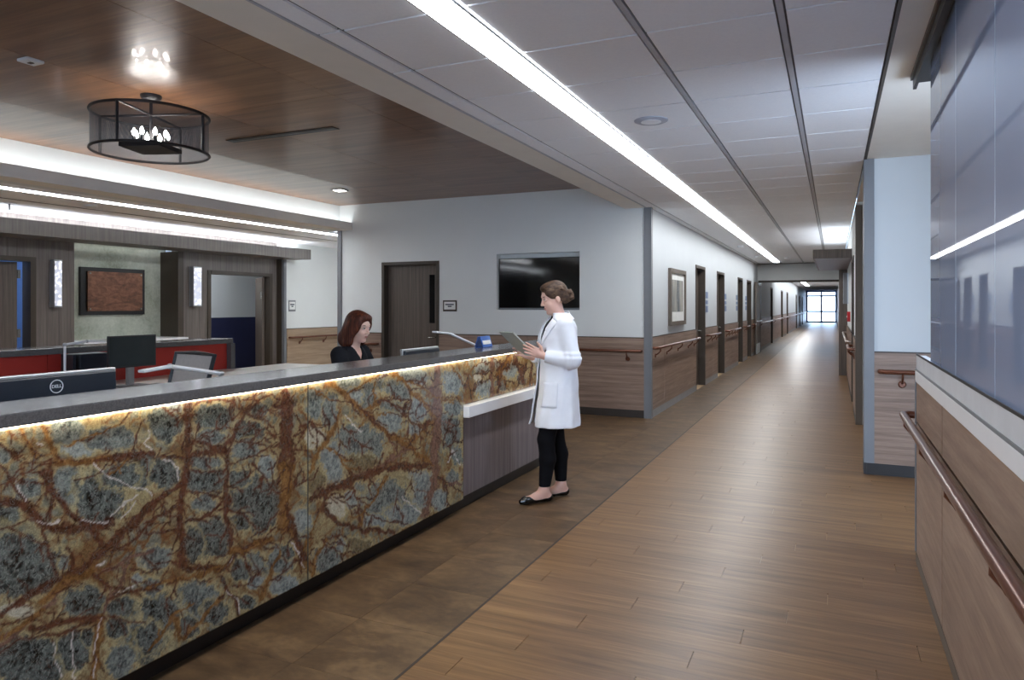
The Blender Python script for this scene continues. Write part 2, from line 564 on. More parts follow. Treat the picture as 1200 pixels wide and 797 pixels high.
# ---- beam and wood ceiling
beam = B(-2.50, -2.232, Y0, YT, ZC, ZW + 0.12).build('ceiling_beam', 'beam_paint')
struct(beam, 'long beige dropped beam between wood ceiling and corridor ceiling tiles', 'beam')
wceil = B(-7.4, -2.4, Y0, YT, ZW + 0.012, ZW + 0.1).build('ceiling', 'base_dark')
struct(wceil, 'glossy brown wood panel ceiling over the nurse station', 'ceiling')
wm = {}
xs = [-2.5, -3.43, -4.66, -5.89, -7.16]
ys = [Y0, 1.85, 4.3, 6.75, YT]
for i in range(4):
    for j in range(4):
        piece('wood_panel', wm, xs[i] - xs[i + 1], ys[j + 1] - ys[j], 'ceiling_wood', (xs[i + 1], ys[j], ZW), wceil, 0.0015, 0.012)
# ---- cove with hidden light strip
cove = thing('ceiling_cove', (-7.02, 4, 2.65), 'white lit ceiling cove with grey lip along the wood ceiling', 'cove', kind='structure')
B(-7.30, -7.15, Y0, YT, 2.65, ZW + 0.1).build('cove_wall', 'wall_white', cove)
B(-7.15, -6.90, Y0, YT, 2.65, 2.675).build('cove_shelf', 'beam_paint', cove)
B(-6.92, -6.90, Y0, YT, 2.675, 2.77).build('cove_lip', 'beam_paint', cove)
B(-6.99, -6.95, Y0, YT, 2.676, 2.69).build('light_strip', 'led_cove', cove)
# ---- ceiling of the rear passage
rc = B(-9.9, -7.30, Y0, 15, 2.65, 2.75).build('ceiling', 'tile_white')
struct(rc, 'low pale ceiling of the rear passage behind the cove', 'ceiling')
B(-8.32, -8.30, Y0, 14, 2.645, 2.652).build('ceiling_joint', 'grid_grey', rc)

# ---- walls
def wainscot(parent, axis, p, s, u0, u1, joints=(), ztop=1.05, base='base_dark', mat='wainscot', zb=0.10):
    """panels proud of the wall plane p, facing s; axis is the wall's normal axis"""
    us = [u0] + [j for j in joints if u0 < j < u1] + [u1]
    def bx(m, a, b, z0, z1, t):
        if axis == 'x': m.box(p, p + s * t, a, b, z0, z1)
        else: m.box(a, b, p, p + s * t, z0, z1)
        return m
    for a, b in zip(us[:-1], us[1:]):
        bx(MB(), a + 0.004, b - 0.004, zb, ztop - 0.012, 0.016).build('wainscot_panel', mat, parent)
    bx(MB(), u0, u1, ztop - 0.012, ztop, 0.019).build('wainscot_cap', 'frame_dark', parent)
    bx(MB(), u0, u1, zb, ztop - 0.012, 0.008).build('wainscot_backing', 'frame_dark', parent)
    bx(MB(), u0, u1, 0, zb, 0.014).build('baseboard', base, parent)

# wall with the television
door_x0, door_x1 = on_y(447.5, 307, YT)[0], on_y(514.7, 305, YT)[0]
tv_x0, tv_x1, tv_z0, tv_z1 = -4.38 * 0.976, -3.14 * 0.976, 1.405, 2.2
tv_x0, tv_x1 = on_y(582, 330, YT)[0], on_y(679.2, 330, YT)[0]
XE = -7.15
DZ = 2.13
tvw = wall_boxes('y', YT, YT + 0.16, XE, XL, 0, ZW + 0.1, [(door_x0, door_x1, 0, DZ), (tv_x0, tv_x1, tv_z0, tv_z1)]).build('wall_back', 'wall_white')
struct(tvw, 'white wall holding the television and a brown door', 'wall')
B(tv_x0 - 0.05, tv_x1 + 0.05, YT + 0.13, YT + 0.2, tv_z0 - 0.05, tv_z1 + 0.05).build('niche_back', 'wall_white', tvw)
wainscot(tvw, 'y', YT, -1, door_x1 + 0.0, XL - 0.05, (-3.9,), 1.05)
wainscot(tvw, 'y', YT, -1, XE + 0.06, door_x0, (), 1.05)
# left wall of the corridor
corr_doors = [(on_x(815, 350, XL)[0], on_x(826, 350, XL)[0]), (on_x(840, 350, XL)[0], on_x(848.5, 350, XL)[0]),
              (on_x(864.5, 350, XL)[0], on_x(870, 350, XL)[0]), (on_x(875, 350, XL)[0], on_x(880, 350, XL)[0])]
clw = wall_boxes('x', XL - 0.16, XL, YT + 0.16, YD, 0, ZC + 0.05, [(a, b, 0, 2.17) for a, b in corr_doors]).build('wall_left', 'wall_grey_white')
struct(clw, 'white corridor wall with a row of brown patient room doors', 'wall')
edges = [YT + 0.05] + [v for d in corr_doors for v in d] + [YD]
for i in range(0, len(edges), 2):
    js = (on_x(777.5, 420, XL)[0],) if i == 0 else ((edges[i] + edges[i + 1]) / 2,)
    wainscot(clw, 'x', XL, 1, edges[i], edges[i + 1], js, 1.06, 'base_grey')
# corner guard where the two meet
g = MB().box(XL - 0.075, XL + 0.004, YT - 0.022, YT, 0.0, ZC).box(XL, XL + 0.022, YT - 0.022, YT + 0.06, 0.0, ZC).build('trim_1', 'guard_grey')
struct(g, 'tall grey corner guard beside the framed corridor picture', 'corner guard')
g = MB().box(XE - 0.022, XE, YT - 0.022, YT + 0.16, 0.0, 2.65).box(XE, XE + 0.05, YT - 0.022, YT, 0, 2.65).build('trim_2', 'guard_grey')
struct(g, 'tall grey corner guard at the passage behind the seated woman', 'corner guard')
# far corridor left and right
far_doors = [(28.3, 29.3), (34.1, 35.3), (38.3, 39.5), (47.8, 49.2), (52.6, 54.2), (57.0, 58.6)]
flw = wall_boxes('x', XL - 0.16, XL, YD + 0.2, YW, 0, ZC + 0.05, [(a, b, 0, 2.15) for a, b in far_doors]).build('wall_left', 'wall_grey_white')
struct(flw, 'white wall of the far corridor beyond the open double doors', 'wall')
e2 = [YD + 0.2] + [v for d in far_doors for v in d] + [YW]
for i in range(0, len(e2), 2):
    wainscot(flw, 'x', XL, 1, e2[i], e2[i + 1], (), 1.06, 'base_grey')
frw = B(XR, XR + 0.16, YD + 0.2, YW, 0, ZC + 0.05).build('wall_right', 'wall_grey_white')
struct(frw, 'right wall of the far corridor lit by the end window', 'wall')
wainscot(frw, 'x', XR, -1, YD + 0.2, YW, (30, 38, 48), 1.06, 'base_grey')
# double-door wall
op0, op1 = on_y(891, 350, YD)[0], on_y(986, 350, YD)[0]
ddw = wall_boxes('y', YD, YD + 0.2, XL - 0.1, XR + 0.1, 0, ZC + 0.05, [(op0, op1, 0, 2.18)]).build('wall_end', 'wall_white')
struct(ddw, 'cross wall above the open double doors of the corridor', 'wall')
# end window
win = thing('window_1', ((XL + XR) / 2, YW, 0), 'bright full height window with dark frame at the corridor end', 'window', kind='structure')
fr = MB()
W0, W1 = XL, XR
for x in (W0 + 0.07, (W0 + W1) / 2, W1 - 0.07): fr.box(x - 0.07, x + 0.07, YW, YW + 0.15, 0, ZC)
for z in (0.07, 0.95, 2.28, ZC - 0.07): fr.box(W0, W1, YW + 0.01, YW + 0.14, z - 0.07, z + 0.07)
fr.build('window_frame', paint('frame_blue', srgb(52, 74, 122), 0.4, 0.4), win)
mid = (W0 + W1) / 2
for a, b in ((W0 + 0.14, mid - 0.07), (mid + 0.07, W1 - 0.14)):
    for c, d in ((0.14, 0.88), (1.02, 2.21), (2.35, ZC - 0.14)):
        B(a, b, YW + 0.06, YW + 0.075, c, d).build('pane', 'window_glass', win)

# right side: near facing wall, recess, corridor wall
fw = B(XR, 1.75, 6.9, 7.1, 0, ZC).build('wall_right', 'wall_grey_white')
struct(fw, 'pale wall end with wood wainscot behind the glass partition', 'wall')
wainscot(fw, 'y', 6.9, -1, XR + 0.05, 1.75, (), 1.07, 'kick_black')
g = MB().box(XR - 0.02, XR, 6.88, 7.1, 0.1, ZC).box(XR, XR + 0.06, 6.88, 6.9, 0.1, ZC).build('trim_3', 'guard_grey')
struct(g, 'wide grey corner guard on the pale wall end', 'corner guard')
MB().box(XR - 0.022, XR, 6.88, 7.1, 0, 0.1).box(XR, XR + 0.06, 6.878, 6.9, 0, 0.1).build('guard_base', 'kick_black', g)
aw = B(1.6, 1.75, 4.6, 9.8, 0, ZC).build('wall_right', 'wall_white')
struct(aw, 'inner wall of the recess behind the pale wall end', 'wall')
rdoors = [(11.0, 12.0), (17.3, 18.4)]
crw = wall_boxes('x', XR, XR + 0.16, 9.7, YD, 0, ZC + 0.05, [(a, b, 0, 2.17) for a, b in rdoors]).build('wall_right', 'wall_white')
struct(crw, 'right corridor wall with red alarm box and wood canopy', 'wall')
B(XR + 0.16, 1.7, 9.7, 9.86, 0, ZC).build('wall_return', 'wall_white', crw)
e3 = [9.75, rdoors[0][0], rdoors[0][1], rdoors[1][0], rdoors[1][1], YD]
for i in range(0, 6, 2):
    wainscot(crw, 'x', XR, -1, e3[i], e3[i + 1], (), 1.06, 'base_dark')
g = MB().box(XR - 0.016, XR, 9.68, 9.82, 0, 2.70).box(XR, XR + 0.06, 9.68, 9.7, 0.0, 2.70).build('trim_4', 'guard_brown')
struct(g, 'brown corner guard at the far side of the recess', 'corner guard')

# half wall with glass partition on the right
hw = thing('half_wall', (0.5, 2, 0), 'low wood-panelled partition wall with white cap under blue glass', 'partition', kind='structure')
HY1 = 4.66
B(0.446, 0.66, Y0, HY1, 0.0, 1.03).build('core', 'frame_dark', hw)
B(0.437, 0.66, HY1, HY1 + 0.012, 0.0, 1.10).build('end_guard', 'guard_grey', hw)
B(0.425, 0.446, HY1 - 0.02, HY1 + 0.012, 0.06, 1.04).build('end_guard', 'guard_grey', hw)
B(0.428, 0.446, Y0, HY1, 0.0, 0.06).build('baseboard', 'guard_brown', hw)
jy = on_x(1104, 560, 0.43)[0]
ysp = [Y0, jy - 2.44, jy, HY1 - 0.02]
for a, b in zip(ysp[:-1], ysp[1:]):
    B(0.430, 0.446, a + 0.008, b - 0.008, 0.062, 0.796).build('wall_panel', 'wainscot_near', hw)
    B(0.430, 0.446, a + 0.008, b - 0.008, 0.808, 1.03).build('wall_panel', 'wainscot_near', hw)
B(0.426, 0.66, Y0, HY1 + 0.005, 1.03, 1.095).build('cap', 'white_solid', hw, bevel=0.004)
B(0.427, 0.66, Y0, HY1 + 0.02, 1.095, 1.105).build('cap_top', 'guard_grey', hw)
B(0.432, 0.48, Y0, HY1 + 0.01, 1.105, 1.180).build('glass_channel', 'lamp_white', hw)
B(0.431, 0.434, Y0, HY1 + 0.01, 1.181, 1.191).build('gasket', 'black_metal', hw)
glp = thing('glass_partition', (0.452, 2, 1.18), 'tall blue-tinted glass panes standing on the half wall', 'glass partition', kind='structure')
gy = [on_x(1090.5, 300, 0.445)[0], on_x(1120, 300, 0.445)[0], on_x(1166, 300, 0.445)[0], 0.9, Y0]
for a, b in zip(gy[:-1], gy[1:]):
    B(0.445, 0.459, b + 0.0015, a - 0.0015, 1.18, 2.70).build('pane', 'glass_blue', glp)
for yy in gy[1:3]:
    B(0.4445, 0.4595, yy - 0.0015, yy + 0.0015, 1.18, 2.70).build('pane_joint', paint('joint_clear', srgb(176, 196, 220), 0.2, 0.5), glp)
tr = MB().box(0.40, 0.417, Y0, 4.5, 2.665, ZC).box(0.417, 0.52, Y0, 4.5, 2.70, ZC).box(0.508, 0.52, Y0, 4.5, 2.665, 2.70).build('ceiling_track', 'black_metal')
struct(tr, 'black ceiling track holding the top of the glass partition', 'track')
B(0.388, 0.40, Y0, 4.5, 2.715, ZC).build('track_flange', 'guard_brown', tr)

# ---- rear of the nurse station
XP, XWW = -9.55, -9.40
ldo = (4.75, on_x(37, 330, XP)[0]); rdo = (on_x(244, 330, XP)[0], on_x(316, 330, XP)[0])
rec = (on_x(87, 330, XP)[0], on_x(209, 330, XP)[0])
pw = wall_boxes('x', XP - 0.15, XP, Y0, 10.31, 0, 2.66, [(ldo[0], ldo[1], 0, 2.08), (rdo[0], rdo[1], 0, 2.06), (rec[0], rec[1], 0.95, 2.40)]).build('wall_rear', 'panel_grey')
struct(pw, 'grey-brown wood panel wall with two sconces and two doorways', 'wall')
rb = MB().box(-10.02, -9.95, rec[0] - 0.1, rec[1] + 0.1, 0.9, 2.5).build('niche_back', 'concrete', pw)
B(-9.95, XP + 0.002, rec[1] - 0.006, rec[1] + 0.1, 0.965, 2.33).build('niche_side', 'frame_dark', pw)
B(-9.95, XP - 0.15, rec[0] - 0.1, rec[0] + 0.004, 0.9, 2.45).build('niche_side', 'frame_dark', pw)
B(-9.95, XP - 0.15, rec[0], rec[1], 2.40, 2.45).build('niche_top', 'panel_grey', pw)
B(-9.95, XP + 0.20, rec[0] + 0.0, rec[1] + 0.02, 0.93, 0.965).build('niche_ledge', 'white_solid', pw)
B(XP, XP + 0.01, 3.0, ldo[0], 2.12, 2.135).build('panel_joint', 'frame_dark', pw)
ww = B(XWW - 0.2, XWW, 10.33, 15, 0, 2.66).build('wall_rear', 'wall_white')
struct(ww, 'white rear passage wall with light wood wainscot and handrail', 'wall')
wood('wainscot_light', srgb(134, 112, 92), srgb(160, 138, 116), srgb(182, 160, 136), (0.9, 0.9, 26), 0.42, 0.35)
wainscot(ww, 'x', XWW, 1, 10.40, 15, (12.4,), 1.03, mat='wainscot_light')
g = MB().box(XWW - 0.03, XWW + 0.015, 10.312, 10.33, 0, 2.36).box(XWW, XWW + 0.015, 10.315, 10.39, 0, 2.36).build('trim_5', 'guard_grey')
struct(g, 'grey corner guard beside the rear passage sign', 'corner guard')
B(XP - 0.02, XWW - 0.03, 10.312, 10.33, 0, 2.36).build('return_panel', 'frame_dark', pw)
pe = B(XWW, XE - 0.0, 15, 15.15, 0, 2.7).build('wall_passage_end', 'wall_white')
struct(pe, 'white end wall of the rear passage', 'wall')
ps = B(XE, XE + 0.15, YT + 0.16, 15, 0, 2.7).build('wall_passage_side', 'wall_white')
struct(ps, 'white side wall of the rear passage behind the television wall', 'wall')
# rooms seen through the rear doorways; unseen side walls added to stop sky light
rm = thing('wall_room', (-11.2, 9.4, 0), 'room behind the right rear doorway, pale wall over navy dado', 'wall', kind='structure')
B(-11.5, -11.4, 8.35, 13.0, 1.22, 2.7).build('upper_wall', 'wall_grey_white', rm)
B(-11.5, -11.39, 8.35, 13.0, 0.0, 1.22).build('dado', 'navy_paint', rm)
B(-11.5, XP - 0.06, 13.0, 13.1, 0, 2.7).build('side_wall', 'wall_grey_white', rm)
B(-11.5, XP - 0.15, 8.25, 8.35, 0, 2.7).build('side_wall', 'wall_grey_white', rm)
B(-11.5, XP - 0.15, 8.25, 13.1, 2.6, 2.7).build('room_ceiling', 'tile_white', rm)
rm2 = thing('wall_room', (-11.2, 4.9, 0), 'dim blue-lit room behind the left rear doorway', 'wall', kind='structure')
B(-11.0, -10.9, 3.0, 6.3, 0, 2.7).build('upper_wall', 'blue_lit_wall', rm2)
B(-11.0, XP - 0.15, 6.2, 6.3, 0, 2.7).build('side_wall', 'blue_lit_wall', rm2)
B(-11.0, XP - 0.15, 3.0, 3.1, 0, 2.7).build('side_wall', 'wall_grey_white', rm2)
B(-11.0, XP - 0.15, 3.0, 6.3, 2.6, 2.7).build('room_ceiling', 'tile_white', rm2)

refl_wall = B(-11.5, -2.5, Y0 - 0.15, Y0, 0, ZW + 0.2).build('wall_unseen', 'wall_white')  # unseen wall added behind the camera to keep sky out of reflections
struct(refl_wall, 'unseen white wall added behind the camera to darken reflections', 'wall')
# ---- doors
def door_y(name, x0, x1, zt, y, label, win_pane=True):
    """door in a wall facing -y"""
    d = thing(name, ((x0 + x1) / 2, y, 0), label, 'door', kind='structure')
    f = MB()
    f.box(x0, x0 + 0.05, y - 0.012, y + 0.14, 0, zt).box(x1 - 0.05, x1, y - 0.012, y + 0.14, 0, zt).box(x0 + 0.05, x1 - 0.05, y - 0.012, y + 0.14, zt - 0.05, zt)
    f.build('door_frame', 'frame_dark', d, bevel=0.003)
    wx0, wx1, wz0, wz1 = x1 - 0.235, x1 - 0.135, 1.2, 1.93
    wall_boxes('y', y + 0.10, y + 0.145, x0 + 0.05, x1 - 0.05, 0.008, zt - 0.05, [(wx0, wx1, wz0, wz1)]).build('door_leaf', 'door_wood', d)
    B(wx0, wx1, y + 0.118, y + 0.126, wz0, wz1).build('vision_pane', 'screen_black', d)
    h = MB().box(x1 - 0.125, x1 - 0.075, y + 0.09, y + 0.10, 0.93, 1.12).build('lock_plate', 'guard_brown', d)
    MB().tube([(x1 - 0.1, y + 0.09, 0.99), (x1 - 0.1, y + 0.04, 0.99), (x1 - 0.13, y + 0.035, 0.99), (x1 - 0.21, y + 0.035, 0.985)], 0.010, 8).build('handle', 'nickel', d, smooth=True)
    return d
door_y('door_1', door_x0, door_x1, DZ, YT, 'brown wood door with narrow vision pane beside the television')
def door_x(name, y0, y1, zt, x, s, label, leaf='door_wood', th=0.16, group=None, detail=True):
    """door in a wall facing s along x"""
    d = thing(name, (x, (y0 + y1) / 2, 0), label, 'door', group, kind='structure')
    f = MB()
    a, b = x + s * 0.012, x - s * (th - 0.02)
    f.box(a, b, y0, y0 + 0.05, 0, zt).box(a, b, y1 - 0.05, y1, 0, zt).box(a, b, y0 + 0.05, y1 - 0.05, zt - 0.05, zt)
    f.build('door_frame', 'frame_dark', d)
    B(x - s * (th - 0.05), x - s * (th - 0.01), y0 + 0.05, y1 - 0.05, 0.008, zt - 0.05).build('door_leaf', leaf, d)
    if detail:
        yy = y1 - 0.12
        c = x - s * (th - 0.05)
        MB().tube([(c, yy, 1.0), (c + s * 0.06, yy, 1.0), (c + s * 0.062, yy - 0.1, 1.0)], 0.011, 8).build('handle', 'nickel', d, smooth=True)
    return d
cl = ['brown corridor door next to the framed picture', 'second brown corridor door past the framed picture', 'third brown corridor door past the framed picture', 'brown corridor door next to the open double doors']
for i, (a, b) in enumerate(corr_doors):
    door_x('door_%d' % (i + 2), a, b, 2.17, XL, 1, cl[i])
for i, (a, b) in enumerate(far_doors):
    door_x('door_%d' % (i + 6), a, b, 2.15, XL, 1, 'narrow-looking dark door of the far corridor', group='far corridor doors', detail=False)
for i, (a, b) in enumerate(rdoors):
    door_x('door_%d' % (i + 12), a, b, 2.17, XR, -1, ['dark door behind the brown corner guard', 'dark door in right corridor wall past the wood canopy'][i])
# double doors, both leaves folded open against the corridor walls
dd = thing('door_14', ((op0 + op1) / 2, YD, 0), 'open double doors in dark frame across the corridor', 'double door', kind='structure')
MB().box(op0 - 0.06, op0, YD - 0.02, YD + 0.22, 0, 2.24).box(op1, op1 + 0.06, YD - 0.02, YD + 0.22, 0, 2.24).box(op0, op1, YD - 0.02, YD + 0.22, 2.18, 2.24).build('door_frame', 'frame_dark', dd)
lf = B(op0 - 0.05, op0 - 0.005, YD - 1.18, YD - 0.02, 0.01, 2.17).build('door_leaf', 'door_wood', dd)
B(op0 - 0.005, op0 - 0.002, YD - 1.16, YD - 0.04, 0.02, 0.32).build('kick_plate', 'silver', lf)
MB().tube([(op0, YD - 1.05, 1.0), (op0 + 0.06, YD - 1.05, 1.0), (op0 + 0.06, YD - 0.15, 1.0), (op0, YD - 0.15, 1.0)], 0.02, 8).build('push_bar', 'silver', lf)
B(op0 - 0.005, op0 + 0.05, YD - 0.45, YD - 0.15, 2.08, 2.15).build('door_closer', 'silver', lf)
B(op1 + 0.005, op1 + 0.05, YD - 1.1, YD - 0.02, 0.01, 2.17).build('door_leaf', 'door_wood', dd)
# rear doorways
def open_door(name, y0, y1, zt, label):
    d = thing(name, (XP, (y0 + y1) / 2, 0), label, 'door', kind='structure')
    MB().box(XP - 0.16, XP + 0.015, y0 - 0.02, y0 + 0.05, 0, zt).box(XP - 0.16, XP + 0.015, y1 - 0.07, y1, 0, zt).box(XP - 0.16, XP + 0.015, y0 + 0.06, y1 - 0.06, zt - 0.06, zt).build('door_frame', 'frame_dark', d)
    return d
d = open_door('door_15', rdo[0], rdo[1] + 0.06, 2.06, 'open rear doorway showing a pale and navy wall')
hx_, hy_ = XP - 0.12, rdo[1] - 0.04
best = min((abs(to_px(hx_ - 0.9 * math.cos(t_), hy_ + 0.9 * math.sin(t_), 1)[0] - 300.5), t_) for t_ in [k * 0.01 for k in range(0, 70)])[1]
MB().obox((hx_ - 0.45 * math.cos(best), hy_ + 0.45 * math.sin(best), 1.0), (math.cos(best), -math.sin(best), 0), (math.sin(best), math.cos(best), 0), (0, 0, 1), 0.45, 0.022, 0.99).build('door_leaf', 'door_wood', d)
B(XP - 0.12, XP - 0.09, rdo[1] - 0.115, rdo[1] - 0.10, 1.6, 1.72).build('hinge', 'nickel', d)
d = open_door('door_16', ldo[0], ldo[1] + 0.05, 2.10, 'rear doorway with half-open wood door and blue gap')
yh = on_x(26, 330, XP)[0]
a = math.radians(14)
MB().obox((XP - 0.12 - math.sin(a) * 0.46, yh - math.cos(a) * 0.46, 1.02), (math.cos(a), -math.sin(a), 0), (math.sin(a), math.cos(a), 0), (0, 0, 1), 0.022, 0.46, 1.01).build('door_leaf', 'door_wood', d)
for z in (1.05, 1.82):
    B(XP - 0.10, XP - 0.085, yh - 0.005, yh + 0.03, z, z + 0.11).build('hinge', 'nickel', d)

# ---- canopy over the rear wall
can = thing('rear_canopy', (-9.2, 7, 2.34), 'long grey wood canopy with hidden light above the copper artwork', 'canopy', kind='structure')
B(-9.02, -9.0, Y0, 10.62, 2.335, 2.52).build('fascia', 'canopy_wood', can)
B(XP + 0.001, -9.02, Y0, 10.62, 2.335, 2.36).build('soffit_board', 'canopy_wood', can)
B(-9.40, -9.14, Y0, 10.45, 2.40, 2.42).build('light_strip', 'led_canopy', can)
can2 = thing('corridor_canopy', (0, 14, 2.2), 'dark wood canopy jutting from the right corridor wall', 'canopy', kind='structure')
cy0 = 12.2
B(-0.30, XR, cy0, cy0 + 0.03, 2.21, 2.35).build('fascia', 'door_wood', can2)
B(-0.30, -0.27, cy0 + 0.03, 16.4, 2.21, 2.35).build('fascia', 'door_wood', can2)
B(-0.27, XR, cy0 + 0.03, 16.4, 2.21, 2.235).build('soffit_board', 'desk_wood', can2)
B(-0.1, 0.1, cy0 + 0.3, 16.0, 2.24, 2.26).build('light_strip', 'led_canopy_small', can2)
B(0.10, XR, 16.35, 16.5, 0, 2.21).build('post', 'door_wood', can2)

# ================================================================== STONE PANELS (veins and grey cores traced over the slab)
def vnoise(u, v, seed):
    rs = np.random.RandomState(seed)
    g = rs.rand(64, 64)
    iu, iv = np.floor(u).astype(int), np.floor(v).astype(int)
    fu, fv = u - iu, v - iv
    fu, fv = fu * fu * (3 - 2 * fu), fv * fv * (3 - 2 * fv)
    q = lambda a, b: g[a % 64, b % 64]
    return (q(iu, iv) * (1 - fu) + q(iu + 1, iv) * fu) * (1 - fv) + (q(iu, iv + 1) * (1 - fu) + q(iu + 1, iv + 1) * fu) * fv
def fbm(u, v, f, seed, o=4):
    t = 0; a = 0.5; s = 0
    for k in range(o):
        t = t + a * vnoise(u * f, v * f, seed + k); s += a; a *= 0.5; f *= 2.03
    return t / s
def sstep(a, b, x):
    t = np.clip((x - a) / (b - a), 0, 1)
    return t * t * (3 - 2 * t)
CROPS = {'A': (0, 490, 4.983), 'B': (180, 460, 4.979), 'C': (0, 640, 5.078), 'D': (170, 580, 4.43), 'E': (355, 430, 5.692), 'F': (355, 550, 5.692), 'G': (535, 400, 7.97)}
R_, G_, M_, W_ = 'rust', 'gold', 'mauve', 'white'
